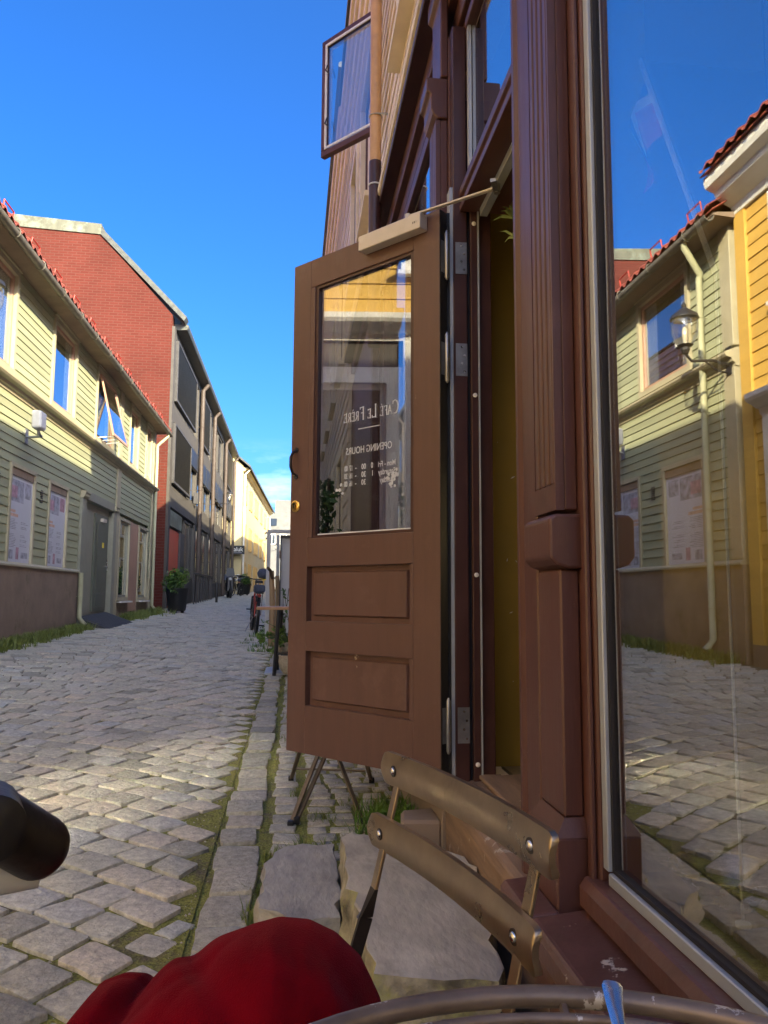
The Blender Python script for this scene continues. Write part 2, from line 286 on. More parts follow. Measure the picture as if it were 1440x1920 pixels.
# ------------------------------------------------------------------ mesh helpers
WORLD = set()
class MB:
    """collects shapes; build() links them as ONE mesh object"""
    def __init__(s): s.v = []; s.f = []
    def add(s, vs, fs):
        n = len(s.v); s.v += [tuple(p) for p in vs]; s.f += [tuple(i+n for i in f) for f in fs]; return s
    def box(s, x0, x1, y0, y1, z0, z1):
        return s.hexa([(x0,y0,z0),(x1,y0,z0),(x1,y1,z0),(x0,y1,z0),(x0,y0,z1),(x1,y0,z1),(x1,y1,z1),(x0,y1,z1)])
    def hexa(s, p): return s.add(p, [(3,2,1,0),(4,5,6,7),(0,1,5,4),(1,2,6,5),(2,3,7,6),(3,0,4,7)])
    def quad(s, *p): return s.add(p, [tuple(range(len(p)))])
    def ext(s, pts, fn, a, b):
        """prism: 2-D outline pts, fn(p, t) -> 3-D, from t=a to t=b"""
        n = len(pts); vs = [fn(p, a) for p in pts]+[fn(p, b) for p in pts]
        fs = [(i, (i+1) % n, (i+1) % n+n, i+n) for i in range(n)]+[tuple(range(n-1, -1, -1)), tuple(range(n, 2*n))]
        return s.add(vs, fs)
    def prof_y(s, pts, y0, y1): return s.ext(pts, lambda p, t: (p[0], t, p[1]), y0, y1)
    def prof_x(s, pts, x0, x1): return s.ext(pts, lambda p, t: (t, p[0], p[1]), x0, x1)
    def prof_z(s, pts, z0, z1): return s.ext(pts, lambda p, t: (p[0], p[1], t), z0, z1)
    def tube(s, path, r, n=8, caps=True, flat=None):
        path = [Vector(p) for p in path]; rs = r if isinstance(r, (list, tuple)) else [r]*len(path); vs = []; fs = []
        prev = None
        for i, p in enumerate(path):
            d = (path[min(i+1, len(path)-1)]-path[max(i-1, 0)]).normalized()
            if prev is None:
                a = Vector((0, 0, 1)) if abs(d.z) < 0.9 else Vector((0, 1, 0)); u = d.cross(a).normalized()
            else: u = (prev-d*prev.dot(d)).normalized()
            prev = u; w = d.cross(u)
            for k in range(n):
                an = 2*math.pi*k/n; fl = flat if flat else 1.0
                vs.append(p+u*math.cos(an)*rs[i]+w*math.sin(an)*rs[i]*fl)
        for i in range(len(path)-1):
            for k in range(n):
                a = i*n+k; b = i*n+(k+1) % n; fs.append((a, b, b+n, a+n))
        if caps: fs.append(tuple(range(n-1, -1, -1))); fs.append(tuple(len(vs)-n+k for k in range(n)))
        return s.add(vs, fs)
    def bar(s, a, b, w, t, up=(0, 0, 1)):
        a = Vector(a); b = Vector(b); d = (b-a).normalized(); u = d.cross(Vector(up)).normalized(); v = u.cross(d)
        P = [a-u*w/2-v*t/2, a+u*w/2-v*t/2, a+u*w/2+v*t/2, a-u*w/2+v*t/2]
        return s.hexa([P[0], P[1], P[2], P[3]]+[q+(b-a) for q in P])
    def lathe(s, prof, c=(0, 0, 0), n=16, axis='z', cap=True):
        vs = []; fs = []
        for (r, h) in prof:
            for k in range(n):
                a = 2*math.pi*k/n; x, y = r*math.cos(a), r*math.sin(a)
                q = (x, y, h) if axis == 'z' else ((h, x, y) if axis == 'x' else (x, h, y))
                vs.append((c[0]+q[0], c[1]+q[1], c[2]+q[2]))
        for i in range(len(prof)-1):
            for k in range(n):
                a = i*n+k; b = i*n+(k+1) % n; fs.append((a, b, b+n, a+n))
        if cap: fs.append(tuple(range(n-1, -1, -1))); fs.append(tuple(len(vs)-n+k for k in range(n)))
        return s.add(vs, fs)
    def torus(s, c, R, r, n=28, m=8, axis='y'):
        vs = []; fs = []
        for i in range(n):
            a = 2*math.pi*i/n
            for j in range(m):
                b = 2*math.pi*j/m; q = R+r*math.cos(b); x, y, z = q*math.cos(a), q*math.sin(a), r*math.sin(b)
                p = {'z': (x, y, z), 'y': (x, z, y), 'x': (z, x, y)}[axis]
                vs.append((c[0]+p[0], c[1]+p[1], c[2]+p[2]))
        for i in range(n):
            for j in range(m):
                fs.append((i*m+j, ((i+1) % n)*m+j, ((i+1) % n)*m+(j+1) % m, i*m+(j+1) % m))
        return s.add(vs, fs)
    def leaves(s, c, rad3, n, size, shell=0.45, seed=0):
        g = np.random.default_rng(seed)
        for _ in range(n):
            d = g.normal(size=3); d /= np.linalg.norm(d); k = shell+(1-shell)*g.random()
            p = Vector((c[0]+d[0]*rad3[0]*k, c[1]+d[1]*rad3[1]*k, c[2]+d[2]*rad3[2]*k))
            a = Vector(g.normal(size=3)).normalized(); b = a.cross(Vector(g.normal(size=3))).normalized(); z = size*(0.6+0.8*g.random())
            s.add([p-a*z, p+b*z*0.45+a*z*0.1, p+a*z, p-b*z*0.45+a*z*0.1], [(0, 1, 2, 3)])
        return s
    def blade(s, p, h, lean, w):
        p = Vector(p); l = Vector((lean[0], lean[1], 0)); sd = Vector((-lean[1], lean[0], 0))
        sd = sd.normalized()*w if sd.length > 1e-6 else Vector((w, 0, 0))
        m = p+l*0.35+Vector((0, 0, h*0.6)); t = p+l+Vector((0, 0, h))
        return s.add([p-sd, p+sd, m+sd*0.7, t, m-sd*0.7], [(0, 1, 2, 4), (4, 2, 3)])
    def build(s, name, mat, parent=None, smooth=None, bevel=0.0, seg=1, loc=None):
        me = bpy.data.meshes.new(name); me.from_pydata([tuple(p) for p in s.v], [], s.f); me.update()
        if smooth is not None:
            me.shade_smooth(); me.set_sharp_from_angle(angle=rad(smooth))
        me.materials.append(MATS[mat])
        o = bpy.data.objects.new(name, me); COL.objects.link(o)
        if bevel:
            b = o.modifiers.new('bevel', 'BEVEL'); b.width = bevel; b.segments = seg; b.limit_method = 'ANGLE'; b.angle_limit = rad(40)
        if parent:
            o.parent = parent
            if parent.name in WORLD: o.location = tuple(-x for x in parent.location)
        if loc is not None: o.location = loc
        return o
def thing(name, label, cat, loc=(0, 0, 0), rz=0.0, group=None, world=True):
    """an Empty at the thing's base; world=True: its parts are given in world coordinates"""
    o = bpy.data.objects.new(name, None); COL.objects.link(o); o.location = loc; o.rotation_euler = (0, 0, rz)
    o['label'] = label; o['category'] = cat
    if group: o['group'] = group
    if world: WORLD.add(o.name)
    return o
def tag(o, label, cat, group=None):
    o['label'] = label; o['category'] = cat
    if group: o['group'] = group
    return o
def struct(o): o['kind'] = 'structure'; return o
def stuff(o): o['kind'] = 'stuff'; return o
def copy_tree(o, parent=None):
    c = o.copy(); COL.objects.link(c); c.parent = parent
    for ch in list(o.children): copy_tree(ch, c)
    return c
def text_mesh(s, size, font_w=1.0, align='LEFT', bold=0.0):
    cu = bpy.data.curves.new('lettering', 'FONT'); cu.body = s; cu.size = size; cu.align_x = align; cu.offset = bold; cu.resolution_u = 3
    o = bpy.data.objects.new('lettering', cu); COL.objects.link(o)
    bpy.context.view_layer.update()
    me = bpy.data.meshes.new_from_object(o.evaluated_get(bpy.context.evaluated_depsgraph_get()))
    bpy.data.objects.remove(o)
    vs = [(v.co.x*font_w, v.co.y) for v in me.vertices]; fs = [tuple(p.vertices) for p in me.polygons]
    bpy.data.meshes.remove(me)
    return vs, fs
def GZ(x, y):
    """ground height: the lane climbs away from the camera and rises to the left"""
    return 0.02*min(max(y, -4), 110)+0.05*max(0.0, -x-0.3)
# ================================================================== ground and paving
def sheet(name, xs, ys, dz, mat):
    mb = MB(); nx = len(xs)
    mb.v = [(x, y, GZ(x, y)+dz) for y in ys for x in xs]
    mb.f = [(j*nx+i, j*nx+i+1, (j+1)*nx+i+1, (j+1)*nx+i) for j in range(len(ys)-1) for i in range(nx-1)]
    return mb.build(name, mat, smooth=60)
struct(sheet('ground', [-900, -200, -40, -12, -6, -3.7, -0.3, 3, 12, 40, 200, 900], [-900, -60, -20, -4, 0, 5, 20, 60, 110, 300, 900], -0.075, 'asphalt'))
street = struct(sheet('street', [-3.72, -3, -2, -1, -0.29], [-5, 0, 4, 8, 14, 20, 30, 45, 70, 110], 0.004, 'joint_bed'))
kerb = struct(sheet('kerb', [-0.2899, -0.095], [-5, 0, 6, 15, 40], -0.002, 'joint_bed'))
pavement = struct(sheet('pavement', [-0.0949, 0.2, 0.75], [-5, 0, 6, 15, 40], -0.002, 'joint_bed'))

def px(p):
    q = Vector(p)-Vector(EYE); z = q.dot(FW)
    if z < 0.1: return None
    return 720+1443*q.dot(RT)/z, 960-1443*q.dot(UP)/z, z
def sett_geo(cx, cy, ang, lx, ly, h, g):
    """one worn stone: rounded outline, domed top, sloping shoulders; 41 faces or fewer"""
    k = 0.06+0.09*g.random(); hx, hy = lx/2, ly/2
    base = [(-1, -1+k), (-1+k, -1), (0, -1-0.05*g.random()), (1-k, -1), (1, -1+k), (1, 1-k), (1-k, 1), (0, 1+0.05*g.random()), (-1+k, 1), (-1, 1-k)]
    j = g.normal(size=(10, 2))*0.034; sk = g.normal()*0.07
    ca, sa = math.cos(ang), math.sin(ang); tx, ty = g.normal()*0.010, g.normal()*0.010; dz = g.normal()*0.0022
    rings = []
    for sc, dh in ((0.91, 0.0), (0.98, -0.0018), (1.0, -0.0065), (1.0, -0.05)):
        ring = []
        for (a, b), jj in zip(base, j):
            x, y = (a+jj[0]+sk*b)*hx*sc, (b+jj[1])*hy*sc
            X, Y = cx+x*ca-y*sa, cy+x*sa+y*ca
            ring.append((X, Y, GZ(X, Y)+h+dh+dz+x*tx+y*ty))
        rings.append(ring)
    vs = [p for r in rings for p in r]; vs.append((cx, cy, GZ(cx, cy)+h+dz+0.0015)); n = 10
    fs = [(40, (i+1) % n, i)[::-1] for i in range(n)]
    for q in range(3):
        fs += [(q*n+(i+1) % n, q*n+i, (q+1)*n+i, (q+1)*n+(i+1) % n) for i in range(n)]
    return vs, fs
def lay(stones, parent, name, mat, limit):
    """stones: (vs, fs, tone, centre, size); the largest in view become parts, the rest one mesh"""
    def score(s):
        q = px(s[3])
        if q is None or not (-60 < q[0] < 1500 and 0 < q[1] < 1980): return -1
        return s[4]/q[2]**2
    stones.sort(key=score, reverse=True)
    for s in stones[:limit]:
        mb = MB(); mb.add(s[0], s[1]); o = mb.build(name, mat, parent, smooth=50)
        at = o.data.attributes.new('tone', 'FLOAT', 'FACE'); at.data.foreach_set('value', [s[2]]*len(s[1]))
    rest = stones[limit:]
    if rest:
        mb = MB(); tv = []
        for s in rest: mb.add(s[0], s[1]); tv += [s[2]]*len(s[1])
        o = mb.build(name+'s', mat, parent, smooth=50); at = o.data.attributes.new('tone', 'FLOAT', 'FACE'); at.data.foreach_set('value', tv)
        stuff(o)
g = np.random.default_rng(3)
stones = []
A_ARC = 0.255
c = -1.2
while c < 62:
    s = 0.0; X = -3.60+g.random()*0.15
    while X < -0.36:
        slope = -2*A_ARC*(X+2.0); L_ = math.sqrt(1+slope*slope)
        ln = (0.172+g.normal()*0.017); dx = ln/L_
        xm = X+dx/2; ym = c-A_ARC*(xm+2.0)**2+g.normal()*0.006
        sl = -2*A_ARC*(xm+2.0); pit = 0.192*math.cos(math.atan(sl))
        if xm+0.5*ln/L_ > -0.302: break
        if ym > -2.2:
            gap = 0.010+0.008*g.random()
            near = ym < 24
            vs, fs = sett_geo(xm, ym, math.atan(sl), ln-gap, pit-gap-0.006*abs(sl), 0.012 + (0.006 if near else 0), g)
            stones.append((vs, fs, g.random(), (xm, ym, 0.1), ln*pit))
        X += dx
    # wedge pieces between the slanted course and the kerb
    xe = X; ye = c-A_ARC*(xe+2.0)**2
    if xe < -0.345 and ye > -2:
        ln = min(0.12, (-0.305-xe)*1.25)
        if ln > 0.045:
            vs, fs = sett_geo((xe-0.30)/2-0.004, ye-0.05+g.normal()*0.012, -0.55, ln, 0.085+0.03*g.random(), 0.008, g)
            stones.append((vs, fs, g.random(), (xe, ye, 0.1), ln*0.08))
    c += 0.192+g.normal()*0.004
lay(stones, street, 'sett', 'granite', 300)
stones = []; y = -2.0
while y < 26:
    ln = 0.15+0.13*g.random()
    vs, fs = sett_geo(-0.193+g.normal()*0.006, y+ln/2, math.pi/2+g.normal()*0.03, ln-0.024, 0.152+g.normal()*0.010, 0.014+0.004*g.normal(), g)
    stones.append((vs, fs, g.random(), (-0.19, y+ln/2, 0.1), ln*0.17)); y += ln
lay(stones, kerb, 'kerb_stone', 'granite_kerb', 300)
stones = []
def keep(x, y): return not (0.13 < x and 1.60 < y < 2.75) and not (-0.10 < x < 0.22 and 2.30 < y < 3.02)
y = -1.0
while y < 22:
    ln = 0.10+0.06*g.random()
    if keep(-0.015, y):
        vs, fs = sett_geo(-0.015+g.normal()*0.006, y+ln/2, math.pi/2+g.normal()*0.05, ln-0.02, 0.106+g.normal()*0.008, 0.006, g)
        stones.append((vs, fs, g.random(), (-0.01, y+ln/2, 0.1), ln*0.12))
    y += ln
y = -0.6
while y < 13:
    dy = 0.085+0.025*g.random(); x = 0.062+0.03*g.random()
    while x < 0.66:
        lx = 0.085+0.06*g.random()
        if keep(x+lx/2, y+dy/2):
            vs, fs = sett_geo(x+lx/2, y+dy/2+g.normal()*0.006, g.normal()*0.07, lx-0.018, dy-0.018, 0.004, g)
            stones.append((vs, fs, g.random(), (x+lx/2, y, 0.1), lx*dy))
        x += lx
    y += dy
lay(stones, pavement, 'sett', 'granite_kerb', 300)

# ================================================================== facade helper
class Face:
    """a street front: d = distance out of the wall, y along the lane, z up"""
    def __init__(s, xf, sg): s.xf = xf; s.sg = sg
    def x(s, d): return s.xf+s.sg*d
    def box(s, mb, d0, d1, y0, y1, z0, z1):
        a, b = sorted((s.x(d0), s.x(d1))); mb.box(a, b, y0, y1, z0, z1); return mb
    def prof(s, mb, pts, y0, y1): mb.prof_y([(s.x(d), z) for d, z in pts], y0, y1); return mb
def cut(y0, y1, z, ops):
    seg = [(y0, y1)]
    for (a, b, c, d) in ops:
        if c < z < d:
            ns = []
            for (p, q) in seg:
                if b <= p or a >= q: ns.append((p, q)); continue
                if a > p: ns.append((p, a))
                if b < q: ns.append((b, q))
            seg = ns
    return [(p, q) for p, q in seg if q-p > 0.03]
def boards(root, F, y0, y1, z0, z1, pitch, ops, mat, lap=0.016, name='board'):
    n = int(round((z1-z0)/pitch)); pitch = (z1-z0)/n
    for i in range(n):
        a = z0+i*pitch; b = a+pitch
        for (p, q) in cut(y0, y1, (a+b)/2, ops):
            lp = lap+random.uniform(-0.003, 0.003); dz = random.uniform(-0.0015, 0.0015)
            mb = MB(); F.prof(mb, [(-0.02, a+0.003+dz), (lp, a+0.003+dz), (lp, a+0.012+dz), (0.004, b-0.001+dz), (-0.02, b-0.001+dz)], p, q)
            mb.build(name, mat, root)
def frame_box(F, d0, d1, y0, y1, z0, z1, w, wz=None):
    wz = wz or w; mb = MB()
    F.box(mb, d0, d1, y0, y0+w, z0, z1); F.box(mb, d0, d1, y1-w, y1, z0, z1)
    F.box(mb, d0, d1, y0+w, y1-w, z0, z0+wz); F.box(mb, d0, d1, y0+w, y1-w, z1-wz, z1)
    return mb
def window(root, F, y0, y1, z0, z1, fm, cm, cw=0.09, pane='house_glass', curtain=True, mull=0, sill=True, deep=0.10, out=0.03, name='window'):
    """casing round the opening, sash frame set back, pane, curtain and dark room behind"""
    w = frame_box(F, -0.045, -0.01, y0, y1, z0, z1, 0.05).build(name, fm, root)
    mb = MB(); F.box(mb, -0.034, -0.030, y0+0.045, y1-0.045, z0+0.045, z1-0.045); mb.build('pane', pane, w)
    if cm: frame_box(F, -0.045, out, y0-cw, y1+cw, z0-cw, z1+cw, cw-0.004).build('casing', cm, w)
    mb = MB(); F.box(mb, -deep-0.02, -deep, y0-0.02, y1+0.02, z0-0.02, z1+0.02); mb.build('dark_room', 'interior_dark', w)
    if curtain:
        for (a, b) in ((y0+0.05, y0+0.05+(y1-y0)*0.16), (y1-0.05-(y1-y0)*0.24, y1-0.05)):
            mb = MB(); n = 12; vs = []
            for i in range(n+1):
                yy = a+(b-a)*i/n; d = -0.065-0.012*math.sin(i*1.9)
                vs += [(F.x(d), yy, z0+0.05), (F.x(d), yy, z1-0.05)]
            mb.add(vs, [(2*i, 2*i+2, 2*i+3, 2*i+1) for i in range(n)]); mb.build('curtain', 'curtain', w, smooth=60)
    for k in range(mull):
        yy = y0+(y1-y0)*(k+1)/(mull+1); mb = MB(); F.box(mb, -0.043, -0.012, yy-0.025, yy+0.025, z0+0.05, z1-0.05); mb.build('mullion', fm, w)
    if sill:
        mb = MB(); F.box(mb, -0.03, out+0.05, y0-cw-0.03, y1+cw+0.03, z0-cw-0.045, z0-cw-0.004); mb.build('sill', cm or fm, w)
    return w
# ================================================================== cafe house (right)
cafe = thing('cafe_house', 'brown painted cafe front with open door and large window, beige boarded upper floor', 'building', (0.6, 2.0, 0.05))
FC = Face(0.56, -1)
YN, YF = -4.35, 8.06          # ends of the house along the lane
# -- main mass: party walls, floors, back, upper wall behind the boards
mb = MB()
mb.box(0.585, 0.80, YN, YF, 3.56, 6.25)            # upper street wall
mb.box(0.80, 6.2, YN, YN+0.2, 0.0, 6.25); mb.box(0.80, 6.2, YF-0.2, YF, 0.0, 6.25); mb.box(6.0, 6.2, YN+0.2, YF-0.2, 0.0, 6.25)
mb.box(0.625, 0.80, YN, -1.02, 0.0, 3.56); mb.box(0.625, 0.80, 5.30, YF, 0.0, 3.56)
mb.box(0.585, 0.80, -1.02, 1.60, 0.0, 0.36); mb.box(0.585, 0.80, 2.95, 5.30, 0.0, 0.40); mb.box(0.70, 0.80, 1.6, 2.95, 0.0, 0.395)
mb.box(0.70, 0.80, -1.02, 5.30, 3.30, 3.56)
mb.build('wall', 'beige_board', cafe)
mb = MB(); mb.box(0.81, 5.95, -3.0, 5.2, 0.36, 0.40); mb.build('interior_floor', 'interior_floor', cafe)
mb = MB(); mb.box(0.81, 5.95, -3.0, 5.2, 3.36, 3.42); mb.build('ceiling', 'interior_ceiling', cafe)
mb = MB(); mb.box(0.726, 3.6, 2.96, 3.02, 0.40, 3.36); mb.build('interior_wall', 'olive_wall', cafe)
mb = MB(); mb.box(3.9, 3.96, -3.0, 5.2, 0.40, 3.36); mb.build('interior_wall', 'olive_wall', cafe)
mb = MB(); mb.box(0.82, 3.9, -3.06, -3.0, 0.40, 3.36); mb.build('interior_wall', 'olive_wall', cafe)
iw = [o for o in cafe.children if o.name.startswith('interior_wall')][0]
for (x, z, l, a) in ((0.862, 1.52, 0.022, 0.5), (0.835, 1.19, 0.014, 1.4), (0.872, 1.185, 0.011, 2.2), (0.848, 0.985, 0.016, 0.4), (0.853, 0.72, 0.006, 0.8), (0.80, 1.66, 0.005, 1.0)):
    ca, sa = math.cos(a)*l/2, math.sin(a)*l/2; mb = MB(); mb.hexa([(x-ca, 2.9585, z-sa), (x+sa*0.25, 2.9585, z-ca*0.25), (x+ca, 2.9585, z+sa), (x-sa*0.25, 2.9585, z+ca*0.25), (x-ca, 2.9598, z-sa), (x+sa*0.25, 2.9598, z-ca*0.25), (x+ca, 2.9598, z+sa), (x-sa*0.25, 2.9598, z+ca*0.25)]); mb.build('paint_fleck', 'white_paint', iw)
# roof
mb = MB(); mb.prof_y([(0.40, 6.46), (0.40, 6.52), (3.4, 8.45), (6.4, 6.52), (6.4, 6.46), (3.4, 8.36)], YN, YF); mb.build('roof', 'roof_grey', cafe)
for y_ in (YN+0.01, YF-0.2): mb = MB(); mb.prof_y([(0.60, 6.24), (6.2, 6.24), (3.4, 8.30)], y_, y_+0.18); mb.build('gable', 'beige_board', cafe)
mb = MB()
for (d, za, zb) in ((0.02, 5.86, 5.98), (0.045, 5.98, 6.10), (0.075, 6.10, 6.24), (0.105, 6.24, 6.34), (0.135, 6.34, 6.45)):
    FC.box(mb, -0.02, d, YN, YF, za, zb)
mb.build('eaves_cornice', 'beige_trim', cafe, bevel=0.012, seg=2)
# upper floor boards and windows
UPW = [(5.55, 6.45, 4.15, 5.35), (3.05, 3.95, 4.15, 5.35), (0.6, 1.5, 4.15, 5.35), (7.0, 7.7, 4.15, 5.35)]
boards(cafe, FC, -1.5, YF, 3.69, 5.86, 0.125, [(a-0.1, b+0.1, c-0.1, d+0.1) for a, b, c, d in UPW], 'beige_board', lap=0.014)
mb = MB(); FC.box(mb, -0.02, 0.012, YN, -1.5, 3.69, 5.86); mb.build('wall', 'beige_board', cafe)
for i, (a, b, c_, d_) in enumerate(UPW):
    w = window(cafe, FC, a, b, c_, d_, 'brown_paint', 'beige_trim', cw=0.09, out=0.035)
# open casement beside the tan downpipe: hinged at y=5.5, swung out across the lane
def sash(o_name, hx, hy, dirv, wd, z0, z1, root):
    rz = math.atan2(dirv[1], dirv[0]); 
    mb = MB(); t = 0.022
    mb.box(0, wd, -t, t, z0, z0+0.045); mb.box(0, wd, -t, t, z1-0.045, z1); mb.box(0, 0.045, -t, t, z0+0.045, z1-0.045); mb.box(wd-0.045, wd, -t, t, z0+0.045, z1-0.045)
    o = mb.build(o_name, 'brown_paint', root, bevel=0.004); o.rotation_euler = (0, 0, rz); o.location = Vector((hx, hy, 0))-root.location
    p = MB(); p.box(0.043, wd-0.043, -0.003, 0.003, z0+0.043, z1-0.043); p.build('pane', 'house_glass', o)
    q = MB(); q.box(0.045, wd-0.045, t, t+0.008, z0+0.045, z0+0.062); q.box(0.045, wd-0.045, t, t+0.008, z1-0.062, z1-0.045); q.box(wd-0.062, wd-0.045, t, t+0.008, z0+0.062, z1-0.062); q.build('glazing_bead', 'white_plastic', o)
    h = MB(); h.tube([(wd-0.09, 0.03, z0+0.2), (wd-0.07, 0.05, z0+0.23), (wd-0.07, 0.03, z0+0.28)], 0.005, 6); h.tube([(wd-0.09, 0.03, z1-0.3), (wd-0.07, 0.05, z1-0.27), (wd-0.07, 0.03, z1-0.22)], 0.005, 6); h.build('stay', 'black_metal', o)
    return o
s_ = sash('open_casement', 0.53, 5.02, (-0.675, 0.738), 0.55, 4.27, 5.19, cafe); s_['label'] = 'brown framed casement swung open above the lane'
# downpipe: tan above, brown below
mb = MB(); mb.tube([(0.475, 4.66, 3.80), (0.475, 4.66, 6.2), (0.50, 4.66, 6.3)], 0.037, 14); dp = mb.build('downpipe', 'tan_pipe', cafe, smooth=50); dp['label'] = 'tan upper length of the downpipe'
mb = MB(); mb.tube([(0.475, 4.66, 2.6), (0.475, 4.66, 3.82)], 0.040, 14); mb.build('downpipe', 'dark_brown_paint', cafe, smooth=50)
mb = MB(); mb.torus((0.475, 4.66, 4.13), 0.040, 0.004, 16, 6, 'z'); mb.tube([(0.475, 4.62, 4.13), (0.55, 4.60, 4.12)], 0.005, 6); mb.build('pipe_clip', 'steel', dp)
mb = MB(); mb.torus((0.475, 4.66, 3.66), 0.042, 0.005, 16, 6, 'z'); mb.build('pipe_clip', 'white_plastic', dp)
# -- shopfront entablature: stepped soffits and fascias
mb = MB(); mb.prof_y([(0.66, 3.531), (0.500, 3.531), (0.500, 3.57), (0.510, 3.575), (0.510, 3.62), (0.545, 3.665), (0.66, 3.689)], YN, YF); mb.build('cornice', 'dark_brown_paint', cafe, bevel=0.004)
mb = MB(); mb.prof_y([(0.508, 3.572), (0.490, 3.58), (0.486, 3.612), (0.508, 3.617)], YN, YF); mb.build('cornice_edge', 'beige_trim', cafe)
mb = MB(); mb.box(0.577, 0.69, YN, YF, 3.411, 3.530); mb.build('fascia', 'brown_paint', cafe, bevel=0.003)
mb = MB(); mb.box(0.612, 0.69, YN, YF, 3.312, 3.410); mb.build('fascia', 'brown_paint', cafe, bevel=0.003)
mb = MB(); mb.prof_y([(0.69, 3.311), (0.634, 3.311), (0.638, 3.298), (0.645, 3.292), (0.645, 3.275), (0.654, 3.265), (0.69, 3.265)], YN, YF); mb.build('moulding', 'brown_paint', cafe)
# -- pilasters
def pilaster(yc, first):
    """fluted strip with mid block, panelled foot, base and bracket capital"""
    a, b = yc-0.07, yc+0.07
    p = MB(); p.box(0.547, 0.575, a, b, 1.225, 2.93); pil = p.build('pilaster', 'brown_paint', cafe, bevel=0.003)
    for k in range(4):
        y = yc-0.048+0.032*k; q = MB(); q.box(0.5285, 0.548, y-0.0115, y+0.0115, 1.2805, 2.93); q.build('flute_rib', 'brown_paint', pil, bevel=0.0025)
    q = MB(); q.box(0.5285, 0.5465, a, b, 1.225, 1.28); q.box(0.5286, 0.5465, a, a+0.006, 1.2801, 2.93); q.box(0.5286, 0.5465, b-0.006, b, 1.2801, 2.93); q.build('flute_edge', 'brown_paint', pil)
    q = MB(); q.prof_y([(0.58, 1.105), (0.545, 1.105), (0.523, 1.112), (0.508, 1.128), (0.508, 1.205), (0.52, 1.2155), (0.58, 1.2155)], a-0.018, b+0.018); q.build('block', 'brown_paint', pil, bevel=0.006, seg=2)
    q = MB(); q.box(0.534, 0.575, a, b, 0.62, 1.104); q.build('shaft', 'brown_paint', pil, bevel=0.004)
    q = MB(); q.hexa([(0.534, a, 0.62), (0.575, a, 0.62), (0.575, b, 0.62), (0.534, b, 0.62), (0.534, a, 0.6201), (0.575, a, 0.6201), (0.575, b, 0.6201), (0.534, b, 0.6201)])
    q = MB(); q.hexa([(0.512, a-0.016, 0.585), (0.575, a-0.016, 0.585), (0.575, b+0.016, 0.585), (0.512, b+0.016, 0.585), (0.534, a, 0.619), (0.575, a, 0.619), (0.575, b, 0.619), (0.534, b, 0.619)]); q.build('base_chamfer', 'brown_paint', pil)
    q = MB(); q.box(0.512, 0.575, a-0.016, b+0.016, 0.30 if not first else 0.30, 0.584); q.build('base', 'brown_paint', pil, bevel=0.003)
    q = MB(); q.prof_y([(0.575, 2.931), (0.535, 2.931), (0.515, 2.95), (0.507, 2.975), (0.507, 3.03), (0.49, 3.045), (0.49, 3.10), (0.575, 3.10)], a-0.012, b+0.012); q.build('capital', 'brown_paint', pil, bevel=0.004)
    q = MB(); q.prof_y([(0.575, 3.102), (0.545, 3.102), (0.545, 3.44), (0.525, 3.46), (0.525, 3.530), (0.575, 3.530)], a-0.02, b+0.02); q.build('bracket', 'brown_paint', pil, bevel=0.004)
    return pil
for i, yc in enumerate((1.578, 2.90, -1.10, 5.36)): pilaster(yc, i == 0)
# -- backing boards beside the pilasters and the door casing
mb = MB(); mb.box(0.5755, 0.62, 1.475, 1.660, 0.30, 3.264); mb.build('pilaster_backing', 'brown_paint', cafe, bevel=0.003)
mb = MB(); mb.box(0.5755, 0.62, 2.80, 3.02, 0.30, 3.264); mb.build('pilaster_backing', 'brown_paint', cafe, bevel=0.003)
mb = MB(); mb.box(0.5755, 0.62, -1.18, -1.02, 0.30, 2.965); mb.box(0.5755, 0.62, 5.27, 5.45, 0.30, 2.965); mb.build('pilaster_backing', 'brown_paint', cafe, bevel=0.003)
# ---- near door casing (right of the opening)
DF = MB(); DF.box(0.560, 0.78, 1.735, 1.86, 0.30, 3.264); dframe = DF.build('door_frame', 'brown_paint', cafe, bevel=0.004)
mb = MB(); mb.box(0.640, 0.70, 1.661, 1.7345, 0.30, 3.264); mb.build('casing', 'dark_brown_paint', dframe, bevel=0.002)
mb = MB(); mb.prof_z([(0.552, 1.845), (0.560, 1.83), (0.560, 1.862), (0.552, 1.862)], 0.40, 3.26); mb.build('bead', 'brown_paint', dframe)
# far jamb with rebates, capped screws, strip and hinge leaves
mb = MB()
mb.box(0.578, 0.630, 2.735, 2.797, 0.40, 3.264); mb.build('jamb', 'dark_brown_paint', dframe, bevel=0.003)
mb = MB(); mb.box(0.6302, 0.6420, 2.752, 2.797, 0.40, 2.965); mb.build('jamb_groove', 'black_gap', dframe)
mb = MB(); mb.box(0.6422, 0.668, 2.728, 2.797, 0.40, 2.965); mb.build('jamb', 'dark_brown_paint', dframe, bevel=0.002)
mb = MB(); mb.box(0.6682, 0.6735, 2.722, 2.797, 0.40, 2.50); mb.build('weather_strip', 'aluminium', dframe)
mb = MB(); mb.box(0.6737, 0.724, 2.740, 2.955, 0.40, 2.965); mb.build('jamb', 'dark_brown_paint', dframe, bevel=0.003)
mb = MB(); mb.box(0.566, 0.5774, 2.742, 2.797, 0.40, 2.60); mb.build('jamb_seal', 'aluminium', dframe)
for z in (2.452, 1.787, 1.124, 0.459):
    mb = MB(); mb.lathe([(0.0085, 0), (0.0085, -0.003), (0.005, -0.0055)], (0.655, 2.7275, z), 14, 'y'); mb.build('screw_cap', 'white_plastic', dframe, smooth=40)
